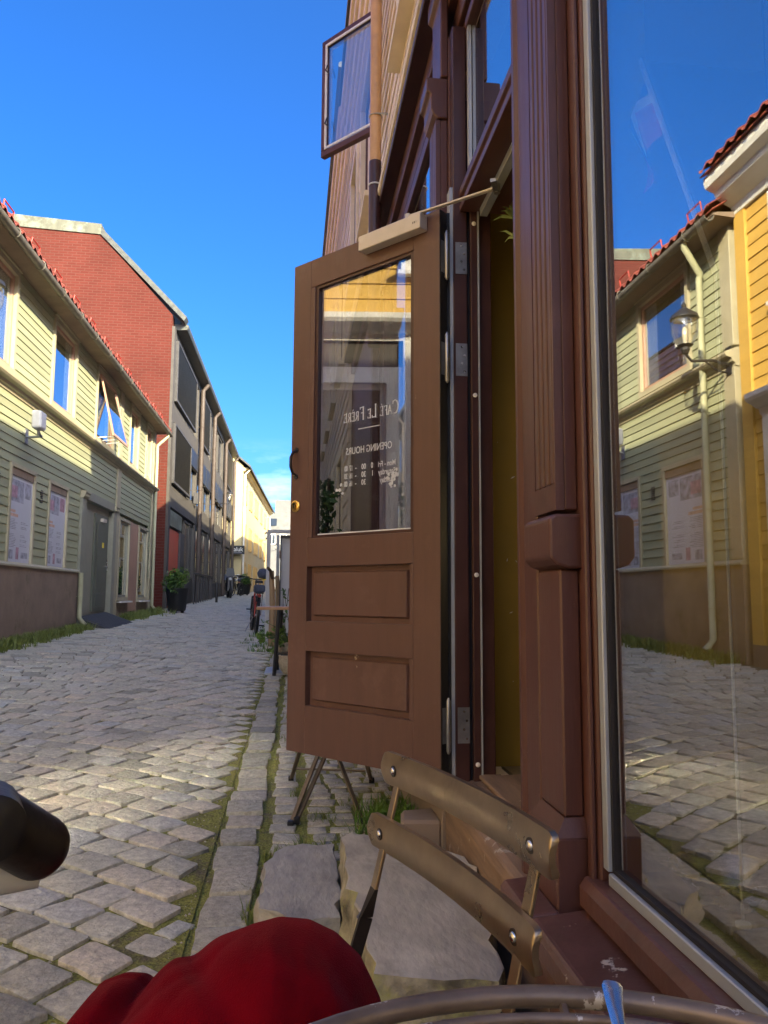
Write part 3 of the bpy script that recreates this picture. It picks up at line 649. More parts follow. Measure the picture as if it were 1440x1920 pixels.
# head: transom bar over the door, soffit, transom light
mb = MB(); mb.prof_y([(0.602, 2.500), (0.602, 2.525), (0.612, 2.53), (0.612, 2.55), (0.600, 2.556), (0.600, 2.585), (0.70, 2.60), (0.78, 2.60), (0.78, 2.50)], 1.861, 2.7345); mb.build('transom_bar', 'brown_paint', dframe, bevel=0.002)
mb = MB(); mb.box(0.672, 0.70, 1.862, 2.70, 2.470, 2.4995); mb.build('head_strip', 'aluminium', dframe)
tw = MB(); tw.box(0.62, 0.665, 1.861, 1.90, 2.601, 3.264); tw.box(0.6305, 0.665, 2.70, 2.7275, 2.601, 3.264); tw.box(0.62, 0.665, 1.90, 2.70, 2.601, 2.64); tw.box(0.62, 0.665, 1.90, 2.70, 3.225, 3.264)
tw = tw.build('transom_window', 'brown_paint', cafe, bevel=0.003)
mb = MB(); mb.box(0.640, 0.645, 1.895, 2.705, 2.635, 3.23); mb.build('pane', 'window_glass', tw)
for (a, b) in ((2.675, 2.6995), (1.9005, 1.92)): mb = MB(); mb.box(0.626, 0.638, a, b, 2.641, 3.224); mb.build('glazing_bead', 'aluminium', tw)
# upper transom light above: the frame carries on to the moulding
# -- threshold and plinth under the door
mb = MB(); mb.prof_y([(0.53, 0.345), (0.53, 0.385), (0.545, 0.398), (0.83, 0.408), (0.83, 0.345)], 1.80, 2.80); mb.build('threshold', 'threshold_wood', cafe, bevel=0.004)
mb = MB(); mb.box(0.66, 0.74, 1.865, 2.735, 0.4085, 0.424); mb.build('threshold', 'threshold_wood', cafe, bevel=0.003)
mb = MB(); mb.box(0.56, 0.70, 1.66, 2.83, 0.03, 0.3445); mb.build('plinth', 'threshold_wood', cafe, bevel=0.004)
mb = MB(); mb.box(0.545, 0.69, 2.831, 8.0, 0.03, 0.3445); mb.build('plinth', 'plinth_brown', cafe, bevel=0.004)
mb = MB(); mb.box(0.545, 0.69, -1.8, 1.655, 0.0, 0.262); mb.build('plinth', 'brown_sill_paint', cafe, bevel=0.004)
mb = MB(); mb.prof_z([(0.40, 2.86), (0.55, 2.84), (0.55, 3.02), (0.42, 3.00)], 0.0, 0.24); mb.build('corner_stone', 'plinth_brown', cafe, bevel=0.012)
# -- big window beside the camera
bw = MB(); bw.box(0.578, 0.612, 1.4405, 1.4745, 0.52, 3.264); bw.box(0.578, 0.612, -1.019, -0.985, 0.52, 2.965); bw.box(0.578, 0.612, -0.985, 1.44, 2.90, 3.264)
bw = bw.build('shop_window', 'brown_paint', cafe, bevel=0.004)
mb = MB(); mb.box(0.566, 0.577, 1.452, 1.4745, 0.52, 3.264); mb.build('stop_bead', 'brown_paint', bw, bevel=0.003)
mb = MB(); mb.box(0.583, 0.618, 1.4175, 1.4400, 0.546, 2.899); mb.box(0.583, 0.618, -0.98, -0.96, 0.546, 2.899); mb.box(0.583, 0.618, -0.96, 1.417, 2.875, 2.899); mb.box(0.583, 0.618, -0.96, 1.417, 0.523, 0.545)
mb.build('metal_frame', 'aluminium', bw, bevel=0.002)
mb = MB(); mb.box(0.591, 0.616, 1.407, 1.4170, 0.5455, 2.874); mb.box(0.591, 0.616, -0.959, 1.4065, 0.5456, 0.553); mb.build('gasket', 'black_gap', bw)
mb = MB(); mb.box(0.6185, 0.72, 1.4425, 1.4745, 0.50, 2.96); mb.box(0.6185, 0.86, -1.0, 1.4424, 0.44, 0.535); mb.build('inner_reveal', 'olive_wall', bw)
mb = MB(); mb.box(0.598, 0.602, -0.958, 1.410, 0.548, 2.873); mb.build('pane', 'window_glass', bw)
mb = MB(); mb.prof_y([(0.548, 0.468), (0.548, 0.505), (0.560, 0.5225), (0.613, 0.5225), (0.613, 0.468)], -1.6, 1.4740); mb.build('bottom_rail', 'brown_sill_paint', bw, bevel=0.003)
mb = MB(); mb.prof_y([(0.452, 0.395), (0.446, 0.410), (0.446, 0.440), (0.456, 0.452), (0.62, 0.4665), (0.62, 0.395)], -1.6, 1.4755); mb.build('sill', 'brown_sill_paint', bw, bevel=0.006, seg=2)
mb = MB(); mb.prof_y([(0.452, 0.395), (0.446, 0.410), (0.446, 0.440), (0.456, 0.452), (0.5115, 0.4565), (0.5115, 0.395)], 1.476, 1.67); mb.build('sill', 'brown_sill_paint', bw, bevel=0.006, seg=2)
mb = MB(); mb.box(0.500, 0.60, -1.6, 1.60, 0.2625, 0.394); mb.build('apron', 'brown_sill_paint', bw, bevel=0.006)
for y in (1.57, 0.9): 
    mb = MB(); mb.lathe([(0.006, 0), (0.006, -0.002), (0.003, -0.004)], (0.446, y, 0.424), 10, 'x'); mb.build('screw_cap', 'bright_steel', bw)
for z in (0.75, 1.02, 1.55, 1.8, 2.1): 
    mb = MB(); mb.lathe([(0.0035, 0), (0.003, -0.0015)], (0.5778, 1.461, z), 8, 'x'); mb.build('screw', 'black_metal', bw)
# -- far shop window beyond the door
fwn = MB(); fwn.box(0.60, 0.65, 3.022, 3.07, 0.52, 3.264); fwn.box(0.60, 0.65, 5.22, 5.268, 0.52, 3.264); fwn.box(0.60, 0.65, 3.07, 5.22, 0.52, 0.57); fwn.box(0.60, 0.65, 3.07, 5.22, 3.20, 3.264); fwn.box(0.60, 0.65, 4.12, 4.17, 0.57, 3.20)
fwn = fwn.build('shop_window', 'brown_paint', cafe, bevel=0.003)
mb = MB(); mb.box(0.622, 0.626, 3.065, 5.225, 0.565, 3.205); mb.build('pane', 'window_glass', fwn)
mb = MB(); mb.prof_y([(0.46, 0.42), (0.46, 0.46), (0.62, 0.50), (0.62, 0.42)], 3.03, 5.26); mb.build('sill', 'brown_sill_paint', fwn, bevel=0.005)
mb = MB(); mb.box(0.605, 0.72, 3.03, 5.26, 0.50, 0.519); mb.build('sill', 'brown_sill_paint', fwn)
# wall boards of the ground floor beyond the far window
mb = MB(); mb.box(0.585, 0.624, 5.46, YF, 0.345, 3.264); mb.build('wall', 'brown_paint', cafe)

# -- the open door: local x runs from hinge to free edge, y towards the room side
DW, DZ0, DZ1 = 0.803, 0.408, 2.497
door = MB()
def door_prism(y0, y1, holes, x0=0.0, x1=DW, z0=DZ0, z1=DZ1):
    """stiles and rails left standing round the holes"""
    mb = MB()
    return mb
yb, yt = -0.045, 0.0
hs_ = (0.125, 0.668)      # glass between the stiles
ps_ = (0.142, 0.695)
door.box(0, 0.125, yb, yt, DZ0, DZ1); door.box(0.695, DW, yb, yt, DZ0, DZ1)
door.box(0.125, 0.695, yb, yt, 2.372, DZ1); door.box(0.125, 0.695, yb, yt, 1.166, 1.284); door.box(0.125, 0.695, yb, yt, 0.820, 0.942); door.box(0.125, 0.695, yb, yt, DZ0, 0.600)
door.box(0.668, 0.695, yb, yt, 1.284, 2.372)
door.box(0.125, 0.142, yb, yt, 0.942, 1.166); door.box(0.125, 0.142, yb, yt, 0.600, 0.820)
dr = door.build('door', 'brown_door_paint', cafe, bevel=0.003, seg=2)
dr.rotation_euler = (0, 0, math.atan2(0.741, -0.672)); dr.location = Vector((0.52, 2.715, 0))-cafe.location
dr['label'] = 'brown half glazed door standing open, seen from its inner side'
for (z0, z1) in ((0.942, 1.166), (0.600, 0.820)):
    mb = MB(); mb.box(0.1405, 0.697, -0.038, -0.030, z0-0.002, z1+0.002)
    mb.hexa([(0.165, -0.0301, z0+0.02), (0.672, -0.0301, z0+0.02), (0.672, -0.0301, z1-0.02), (0.165, -0.0301, z1-0.02), (0.172, -0.017, z0+0.026), (0.665, -0.017, z0+0.026), (0.665, -0.017, z1-0.026), (0.172, -0.017, z1-0.026)])
    mb.build('panel', 'brown_door_paint', dr, bevel=0.002)
mb = MB(); mb.box(0.123, 0.670, -0.026, -0.021, 1.282, 2.374); mb.build('pane', 'door_glass', dr)
mb = MB(); mb.box(0.1255, 0.142, -0.0205, -0.006, 1.2845, 2.3715); mb.box(0.651, 0.6675, -0.0205, -0.006, 1.2845, 2.3715); mb.box(0.142, 0.651, -0.0205, -0.006, 1.2845, 1.296); mb.box(0.142, 0.651, -0.0205, -0.006, 2.36, 2.3715); mb.build('glazing_bead', 'dark_brown_paint', dr)
mb = MB(); mb.box(0.1425, 0.150, -0.0206, -0.019, 1.2965, 2.3595); mb.build('glazing_seal', 'white_plastic', dr)
mb = MB(); mb.box(0.1425, 0.6505, -0.0206, -0.0175, 1.2965, 1.302); mb.build('glazing_seal', 'white_plastic', dr)
mb = MB(); mb.tube([(0.768, -0.002, 1.664), (0.768, 0.022, 1.655), (0.764, 0.038, 1.63), (0.762, 0.040, 1.61), (0.764, 0.038, 1.59), (0.768, 0.022, 1.565), (0.768, -0.002, 1.556)], 0.006, 8); mb.lathe([(0.011, 0), (0.011, 0.004)], (0.768, 0, 1.668), 10, 'y'); mb.lathe([(0.011, 0), (0.011, 0.004)], (0.768, 0, 1.552), 10, 'y'); mb.build('handle', 'black_metal', dr, smooth=50)
mb = MB(); mb.lathe([(0.026, -0.001), (0.026, 0.004), (0.022, 0.007), (0.014, 0.008), (0.013, 0.013), (0.002, 0.013)], (0.769, 0, 1.425), 20, 'y'); lk = mb.build('lock', 'brass', dr, smooth=40)
mb = MB(); mb.box(0.766, 0.772, 0.0128, 0.0136, 1.415, 1.435); mb.build('keyhole', 'black_gap', lk)
mb = MB(); mb.box(0.055, 0.372, 0.0015, 0.048, 2.424, 2.486); clo = mb.build('door_closer', 'silver_box', dr, bevel=0.004, seg=2)
mb = MB(); mb.box(0.072, 0.074, 0.0485, 0.0488, 2.448, 2.456); mb.box(0.078, 0.084, 0.0485, 0.0488, 2.448, 2.456); mb.box(0.088, 0.092, 0.0485, 0.0488, 2.448, 2.456); mb.build('maker_mark', 'zinc', clo)
# closer arm from the box to the bracket under the door head
mb = MB(); mb.box(-0.0018, -0.0002, -0.0445, -0.0015, DZ0+0.002, DZ1-0.002); mb.build('edge_shade_strip', 'black_rubber', dr)  # black strip paints shade onto the door's hinge edge
mb = MB(); mb.box(0.532, 0.5655, 2.748, 2.796, 0.40, 2.50); mb.build('gap_shade_strip', 'black_rubber', dframe)  # black filler painted as the shadow in the gap between door and jamb
inv = Matrix.Translation(Vector((0.52, 2.715, 0))) @ Matrix.Rotation(math.atan2(0.741, -0.672), 4, 'Z'); inv = inv.inverted()
A0 = Vector((0.13, 0.028, 2.497)); A1 = inv @ Vector((0.676, 2.47, 2.456))
mb = MB(); mb.bar(A0, A1, 0.016, 0.007); mb.lathe([(0.012, -0.012), (0.012, 0.01)], A0, 10); mb.build('closer_arm', 'silver_box', clo, bevel=0.001)
mb = MB(); b_ = A1; mb.bar(b_+Vector((0.0, 0, -0.012)), b_+Vector((-0.03, 0.07, -0.012)), 0.02, 0.012); mb.lathe([(0.011, -0.02), (0.011, 0.012)], b_, 10); mb.build('arm_bracket', 'steel', clo)
def hinge(z):
    mb = MB(); mb.box(-0.0022, -0.0004, -0.040, -0.008, z-0.062, z+0.062); h = mb.build('hinge', 'steel', dr)
    mb = MB(); mb.lathe([(0.003, -0.095), (0.0085, -0.085), (0.0085, 0.085), (0.003, 0.098)], (-0.018, -0.022, z), 10); mb.build('barrel', 'steel', h, smooth=40)
    q0 = inv @ Vector((0.606, 2.7335, z)); 
    mb = MB(); a = inv @ Vector((0.585, 2.7340, z-0.062)); b2 = inv @ Vector((0.628, 2.7340, z-0.062)); n = (inv.to_3x3() @ Vector((0, -1, 0)))*0.0025
    up = Vector((0, 0, 0.124))
    mb.hexa([a, b2, b2+n, a+n, a+up, b2+up, b2+n+up, a+n+up]); lf = mb.build('leaf', 'steel', h)
    for k, (xx, zz) in enumerate(((0.603, 0.048), (0.613, 0.016), (0.603, -0.014), (0.613, -0.046))):
        mb = MB(); c0 = inv @ Vector((xx+0.004, 2.7312, z+zz)); ax = (inv.to_3x3() @ Vector((0, -1, 0)))
        mb.tube([c0, c0+ax*0.0012], 0.0048, 10); mb.build('screw', 'bright_steel', h)
for z in (2.316, 1.922, 0.594): hinge(z)
# lettering on the outside of the pane: from in here it reads mirrored
def letter(vs, fs, x0, z0, nm):
    mb = MB(); mb.add([(x0+a, -0.0202, z0+b) for a, b in vs], [f for f in fs]); return mb.build(nm, 'vinyl_white', dr)
def caps(word, h, small=0.72):
    """thin old-style capitals: slim strokes, heavier stems, small serifs"""
    vs, fs = [], []
    def poly(*p):
        n = len(vs); vs.extend(p); fs.append(tuple(range(n, n+len(p))))
    def stroke(a, b, w):
        dx, dy = b[0]-a[0], b[1]-a[1]; l = math.hypot(dx, dy); nx, ny = -dy/l*w/2, dx/l*w/2
        poly((a[0]+nx, a[1]+ny), (b[0]+nx, b[1]+ny), (b[0]-nx, b[1]-ny), (a[0]-nx, a[1]-ny))
    x = 0.0
    for i, ch in enumerate(word):
        if ch == ' ': x += h*0.30; continue
        big = ch.isupper(); H = h if big else h*small; w = H*0.46; th, tn = H*0.115, H*0.066; c = ch.upper()
        def serif(px, py): stroke((px-H*0.075, py), (px+H*0.075, py), tn*0.9)
        if c == 'C':
            pts = [(x+w*0.62+math.cos(t)*w*0.62, H/2+math.sin(t)*H/2) for t in [rad(d) for d in range(48, 314, 19)]]
            for a, b in zip(pts, pts[1:]): stroke(a, b, th if a[0] < x+w*0.35 else tn)
            stroke((pts[0][0], H*0.98), (pts[0][0], H*0.74), tn)
            adv = w*1.15
        elif c == 'A':
            stroke((x, 0), (x+w*0.5, H), tn); stroke((x+w*0.5, H), (x+w, 0), th); stroke((x+w*0.2, H*0.36), (x+w*0.8, H*0.36), tn); serif(x, 0); serif(x+w, 0); adv = w*1.1
        elif c in 'FEÉÈL':
            stroke((x+th/2, 0), (x+th/2, H), th); serif(x+th/2, 0)
            if c != 'L':
                stroke((x+th/2, H-tn/2), (x+w*0.8, H-tn/2), tn); stroke((x+w*0.8, H), (x+w*0.8, H*0.82), tn); stroke((x+th/2, H*0.53), (x+w*0.6, H*0.53), tn); serif(x+th/2, H)
            else: serif(x+th/2, H)
            if c != 'F': stroke((x+th/2, tn/2), (x+w*0.85, tn/2), tn); stroke((x+w*0.85, 0), (x+w*0.85, H*0.2), tn)
            if c == 'É': stroke((x+w*0.35, H*1.10), (x+w*0.65, H*1.30), tn*1.2)
            if c == 'È': stroke((x+w*0.65, H*1.10), (x+w*0.35, H*1.30), tn*1.2)
            adv = w*1.0
        elif c == 'R':
            stroke((x+th/2, 0), (x+th/2, H), th); serif(x+th/2, 0)
            pts = [(x+w*0.38+math.cos(t)*w*0.36, H*0.74+math.sin(t)*H*0.245) for t in [rad(d) for d in range(90, -91, -22)]]
            stroke((x+th/2, H-tn/2), pts[0], tn)
            for a, b in zip(pts, pts[1:]): stroke(a, b, tn*1.4)
            stroke(pts[-1], (x+th/2, H*0.5), tn); stroke((x+w*0.42, H*0.5), (x+w*0.92, 0), th); adv = w*1.08
        x += adv+H*0.075
    return vs, fs, x
vs, fs, wd = caps('Café Le Frère', 0.052)
k = 0.295/wd; letter([(a*k, b*(0.9+0.1*k)) for a, b in vs], fs, 0.217, 1.752, 'lettering')
mb = MB(); mb.box(0.312, 0.427, -0.0206, -0.0200, 1.7142, 1.7178); mb.build('rule', 'vinyl_white', dr)
def fit(s, x0, x1, z, size, bold=0.0):
    vs, fs = text_mesh(s, size, 1.0, bold=bold); w = max(a for a, b in vs); k = (x1-x0)/w
    letter([(a*k, b) for a, b in vs], fs, x0, z, 'lettering')
fit('OPENING HOURS', 0.246, 0.494, 1.617, 0.041, 0.0002)
for (s, a, b, z) in (('Mon - Fri', 0.227, 0.318, 1.550), ('0', 0.345, 0.356, 1.550), ('00', 0.383, 0.407, 1.550), ('-', 0.434, 0.442, 1.550), ('17  00', 0.455, 0.502, 1.550),
                  ('Saturday', 0.228, 0.318, 1.5185), ('1', 0.343, 0.349, 1.5185), ('30', 0.383, 0.407, 1.5185), ('-', 0.434, 0.442, 1.5185), ('16  30', 0.455, 0.502, 1.5185),
                  ('unday', 0.246, 0.310, 1.487), ('30', 0.383, 0.407, 1.487), ('-', 0.434, 0.442, 1.487), ('16  00', 0.455, 0.502, 1.487)):
    fit(s, a, b, z, 0.031, 0.0005)
gg = np.random.default_rng(5)
for (x, z, n, sp) in ((0.243, 1.508, 14, 0.013), (0.522, 1.478, 7, 0.013), (0.252, 1.475, 6, 0.008)):
    mb = MB()
    for _ in range(n):
        cx, cz = x+gg.normal()*sp, z+gg.normal()*sp*0.8; m_ = 6
        mb.quad(*[(cx+math.cos(q)*0.006*(0.6+gg.random()), -0.0200+0.0001*_, cz+math.sin(q)*0.006*(0.6+gg.random())) for q in [2*math.pi*i/m_ for i in range(m_)]])
    mb.build('peeled_film', 'vinyl_white', dr)

# -- things inside the cafe
fl = thing('flag', 'red, white and blue flag on a slanting pole behind the big cafe window', 'flag', (0.71, 1.195, 0.536))
def P3(x, y, z): return Vector((x, y, z))
mb = MB(); mb.tube([(0.71, 2.1*0.70/x, 1.05+(z-1.05)*0.70/x) for x, z in ((1.23, 2.02), (1.09, 2.455), (0.985, 2.79))], 0.005, 8); mb.lathe([(0.012, 0.536), (0.012, 0.542), (0.0025, 0.546), (0.0025, 1.60)], (0.71, 1.195, 0), 10); mb.build('pole', 'white_plastic', fl)
def cloth(u, v):
    x0 = 0.985+0.105*v; z0 = 2.78-0.33*v
    x, z = x0-u*(0.10+0.02*math.sin(5*v)), z0-u*0.16-0.06*u*v; s = 0.70/x
    return (0.70+0.018*math.sin(7*u+3*v), 2.1*s, 1.05+(z-1.05)*s)
for nm, ranges in (('flag_red', (((0, .27), (0, .36)), ((0, .27), (.64, 1)), ((.5, 1), (0, .36)), ((.5, 1), (.64, 1)))), ('flag_white', (((.27, .34), (0, .45)), ((.27, .34), (.55, 1)), ((.43, .5), (0, .45)), ((.43, .5), (.55, 1)), ((0, .27), (.36, .45)), ((0, .27), (.55, .64)), ((.5, 1), (.36, .45)), ((.5, 1), (.55, .64)))), ('flag_blue', (((.34, .43), (0, .45)), ((.34, .43), (.55, 1)), ((0, 1), (.45, .55))))):
    mb = MB()
    for (u0, u1), (v0, v1) in ranges:
        n = 6
        for i in range(n):
            for j in range(n):
                a, b, c1, d1 = u0+(u1-u0)*i/n, u0+(u1-u0)*(i+1)/n, v0+(v1-v0)*j/n, v0+(v1-v0)*(j+1)/n
                mb.quad(cloth(a, c1), cloth(b, c1), cloth(b, d1), cloth(a, d1))
    mb.build('cloth', nm, fl, smooth=80)
bt = thing('steel_bowl', 'shiny round steel bowl standing just inside the big cafe window', 'bowl', (0.735, 1.285, 0.536))
mb = MB(); mb.lathe([(0.0, 0.5365), (0.045, 0.5365), (0.050, 0.545), (0.085, 0.590), (0.092, 0.592), (0.092, 0.594), (0.083, 0.593), (0.046, 0.547), (0.0, 0.541)], (0.735, 1.285, 0), 40, cap=False); mb.build('body', 'bright_steel', bt, smooth=40)
mb = MB(); mb.torus((0.735, 1.285, 0.593), 0.091, 0.0018, 40, 6, 'z'); mb.build('rim', 'bright_steel', bt, smooth=60)
for i, (x, y, z) in enumerate(((2.2, 3.2, 1.60), (2.2, 3.12, 1.55), (2.2, 3.0, 1.385))):
    x, y, z = x*0.8, y*0.8, 1.05+(z-1.05)*0.8
    pl = thing('pendant_lamp', ['clear bulb hanging highest inside the cafe', 'clear bulb hanging just below the highest one in the cafe', 'large clear bulb hanging lowest inside the cafe'][i], 'lamp', (x, y, z), group='lamps hanging in the cafe')
    mb = MB(); mb.tube([(x, y, z+0.05), (x, y, 3.36)], 0.003, 6); mb.build('cord', 'black_metal', pl)
    mb = MB(); mb.lathe([(0.012, 0.05), (0.014, 0.03), (0.035, 0.0), (0.03, -0.025), (0.004, -0.04)], (x, y, z), 14); mb.build('bulb', 'bulb_glass', pl, smooth=60)
    mb = MB(); mb.tube([(x-0.008, y, z-0.005), (x, y, z+0.01), (x+0.008, y, z-0.005)], 0.004, 6); mb.build('filament', 'bulb', pl)
    ld = bpy.data.lights.new('bulb_light', 'POINT'); ld.energy = 0.3; ld.color = (1.0, 0.74, 0.42); ld.shadow_soft_size = 0.03
    lo = bpy.data.objects.new('bulb_light', ld); COL.objects.link(lo); lo.parent = pl; lo.location = (0, 0, -0.06)
sp = thing('spider_plant', 'spiky green hanging plant just inside the cafe doorway', 'plant', (0.83, 2.60, 2.30))
mb = MB(); gq = np.random.default_rng(11)
for (cx, cz, n) in ((0.772, 2.42, 17), (0.778, 2.345, 13)):
    for i in range(n):
        a = gq.random()*2*math.pi; l = 0.05+0.07*gq.random(); u = Vector((math.cos(a), math.sin(a)*0.7, 0.1+0.9*gq.random())).normalized()
        p = Vector((cx, 2.60, cz)); sd_ = u.cross(Vector((0.3, 1, 0.2))).normalized()*0.005
        m1 = p+u*l*0.6; t1 = p+u*l+Vector((0, 0, -0.02)); mb.add([p-sd_, p+sd_, m1+sd_*0.8, t1, m1-sd_*0.8], [(0, 1, 2, 4), (4, 2, 3)])
mb.build('leaves', 'leaf_indoor', sp)
mb = MB(); mb.tube([(0.80, 2.61, 3.36), (0.782, 2.60, 2.33)], 0.003, 6); mb.build('stem', 'leaf_light', sp)
# ================================================================== green boarded house (left)
XL = -3.68
gh = thing('green_house', 'pale green boarded two storey house with grey gutter and red tiled roof', 'building', (XL, 14.0, 0.4))
FG = Face(XL, 1)
GY0, GY1 = 7.86, 20.48
UW = [(8.88, 10.18), (11.86, 13.0), (14.46, 15.80), (17.40, 18.28), (19.28, 19.94)]
LW = [(8.66, 9.60), (10.40, 11.28), (12.0, 12.88)]
mb = MB(); mb.box(-9.6, XL-0.13, GY0, GY1, 0.0, 5.30); mb.build('wall', 'green_board', gh)
ops = [(a-0.1, b+0.1, 3.76, 5.30) for a, b in UW]+[(a-0.07, b+0.07, 1.36, 2.78) for a, b in LW]+[(13.66, 16.32, 0, 2.86), (16.68, 19.90, 0.4, 2.72), (16.28, 16.62, 0, 5.3), (GY0, GY0+0.22, 0, 5.3), (20.2, GY1, 0, 5.3)]
boards(gh, FG, GY0, GY1, 1.46, 2.86, 0.112, ops, 'green_board'); boards(gh, FG, GY0, GY1, 2.86, 3.62, 0.109, ops, 'green_board'); boards(gh, FG, GY0, GY1, 3.86, 5.28, 0.109, ops, 'green_board')
mb = MB()
FG.prof(mb, [(-0.13, 3.62), (0.02, 3.62), (0.03, 3.66), (0.06, 3.67), (0.07, 3.71), (0.13, 3.725), (0.15, 3.75), (0.15, 3.775), (0.0, 3.835), (-0.13, 3.86)], GY0-0.02, GY1+0.02); mb.build('string_course', 'green_trim', gh)
for (a, b) in ((GY0-0.005, GY0+0.215), (16.29, 16.61), (20.21, GY1+0.005)):
    mb = MB(); FG.box(mb, -0.13, 0.035, a, b, 1.461, 3.619); mb.build('corner_board', 'green_trim', gh, bevel=0.006)
    mb = MB(); FG.box(mb, -0.13, 0.035, a, b, 3.861, 5.279); mb.build('corner_board', 'green_trim', gh, bevel=0.006)
for (a, b) in ((16.29, 16.61), (20.21, GY1+0.005)):
    mb = MB(); FG.box(mb, -0.13, 0.035, a, b, 0.4, 1.459); mb.build('corner_board', 'green_trim', gh, bevel=0.006)
for i, (a, b) in enumerate(UW):
    window(gh, FG, a, b, 3.93, 5.17, 'window_brown', 'green_trim', cw=0.075, out=0.035, sill=False)
    mb = MB(); FG.box(mb, 0.0, 0.055, a-0.10, b+0.10, 5.25, 5.279); mb.build('window_head', 'green_trim', gh)
# one sash pushed open (third window from the left edge of the picture)
mb = MB(); y0, y1, z0, z1 = 14.52, 15.74, 3.97, 5.12
def tilt(dd): return dd
top = XL+0.03; bot = XL+0.30
for (ya, yb_, za, zb) in ((y0, y0+0.06, 0, 1), (y1-0.06, y1, 0, 1), (y0+0.06, y1-0.06, 0, 0.05), (y0+0.06, y1-0.06, 0.95, 1)):
    xa, xb = bot+(top-bot)*za, bot+(top-bot)*zb; A, B = z0+(z1-z0)*za, z0+(z1-z0)*zb
    mb.hexa([(xa, ya, A), (xa+0.03, ya, A), (xa+0.03, yb_, A), (xa, yb_, A), (xb, ya, B), (xb+0.03, ya, B), (xb+0.03, yb_, B), (xb, yb_, B)])
osh = mb.build('open_sash', 'window_brown', gh); osh['label'] = 'top hung sash pushed open, showing a white edge'
mb = MB(); mb.hexa([(bot+0.012, y0+0.05, z0+0.05), (bot+0.018, y0+0.05, z0+0.05), (bot+0.018, y1-0.05, z0+0.05), (bot+0.012, y1-0.05, z0+0.05), (top+0.012, y0+0.05, z1-0.05), (top+0.018, y0+0.05, z1-0.05), (top+0.018, y1-0.05, z1-0.05), (top+0.012, y1-0.05, z1-0.05)]); mb.build('pane', 'house_glass', osh)
for y in (y0+0.2, y0+0.5, y0+0.8): mb = MB(); mb.tube([(XL, y, 3.96), (bot, y, 3.99)], 0.01, 5); mb.build('stay', 'white_plastic', osh)
# posters in the shop openings
gp = np.random.default_rng(21)
for (a, b) in LW:
    w = frame_box(FG, -0.06, 0.03, a-0.065, b+0.065, 1.385, 2.76, 0.06).build('window', 'green_trim', gh, bevel=0.004)
    mb = MB(); FG.box(mb, -0.06, -0.005, a-0.003, b+0.003, 1.447, 2.6975); p = mb.build('poster', 'poster', w)
    mb = MB(); FG.box(mb, -0.0035, 0.012, a-0.002, b+0.002, 2.60, 2.6972); mb.build('blind', 'plinth_brown', w)
    w_ = b-a
    def mark(q0, q1, za, zb, ink, nm, k):
        dd = -0.0048+0.00012*k; m_ = MB(); m_.quad((FG.x(dd), a+w_*q0, za), (FG.x(dd), a+w_*q1, za), (FG.x(dd), a+w_*q1, zb), (FG.x(dd), a+w_*q0, zb)); return m_.build(nm, ink, p)
    mark(0.06, 0.62, 2.26, 2.55, 'ink_grey', 'printed_picture', 1); mark(0.66, 0.94, 2.34, 2.55, 'ink_red' if a > 11 else 'ink_grey', 'printed_picture', 2)
    mark(0.08, 0.34, 2.31, 2.47, 'ink_red', 'printed_picture', 3)
    mark(0.06, 0.42, 2.06, 2.10, 'ink_orange', 'printed_title', 1); mark(0.06, 0.30, 2.115, 2.15, 'ink_orange', 'printed_title', 2)
    m_ = MB()
    for k in range(16):
        zz = 2.02-0.021*k-(0.05 if k > 6 else 0); q1 = 0.06+0.36*(0.6+0.4*gp.random()); dd = -0.0046
        m_.quad((FG.x(dd), a+w_*0.06, zz), (FG.x(dd), a+w_*q1, zz), (FG.x(dd), a+w_*q1, zz+0.009), (FG.x(dd), a+w_*0.06, zz+0.009))
        if k % 3: m_.quad((FG.x(dd), a+w_*0.55, zz), (FG.x(dd), a+w_*(q1+0.46), zz), (FG.x(dd), a+w_*(q1+0.46), zz+0.009), (FG.x(dd), a+w_*0.55, zz+0.009))
    stuff(m_.build('printed_text', 'ink_grey', p))
    mark(0.10, 0.28, 1.50, 1.62, 'ink_grey', 'printed_picture', 1); mark(0.40, 0.52, 1.50, 1.66, 'ink_red', 'printed_picture', 2); mark(0.62, 0.90, 1.52, 1.60, 'ink_grey', 'printed_picture', 3)
for y in (9.95, 11.62):
    mb = MB()
    for k in range(7): FG.box(mb, 0.008, 0.022, y-0.05, y+0.05, 2.36+k*0.028, 2.374+k*0.028)
    mb.build('vent', 'facade_dark', gh)
mb = MB(); mb.hexa([(XL-0.13, GY0, 0.1), (XL+0.045, GY0, 0.1), (XL+0.045, 13.66, 0.1), (XL-0.13, 13.66, 0.1), (XL-0.13, GY0, 1.40), (XL+0.035, GY0, 1.40), (XL+0.035, 13.66, 1.40), (XL-0.13, 13.66, 1.40)]); mb.build('plinth', 'plinth_brown', gh)
mb = MB(); FG.prof(mb, [(-0.05, 1.401), (0.065, 1.401), (0.065, 1.425), (0.02, 1.459), (-0.05, 1.459)], GY0, 13.66); mb.build('water_table', 'green_trim', gh)
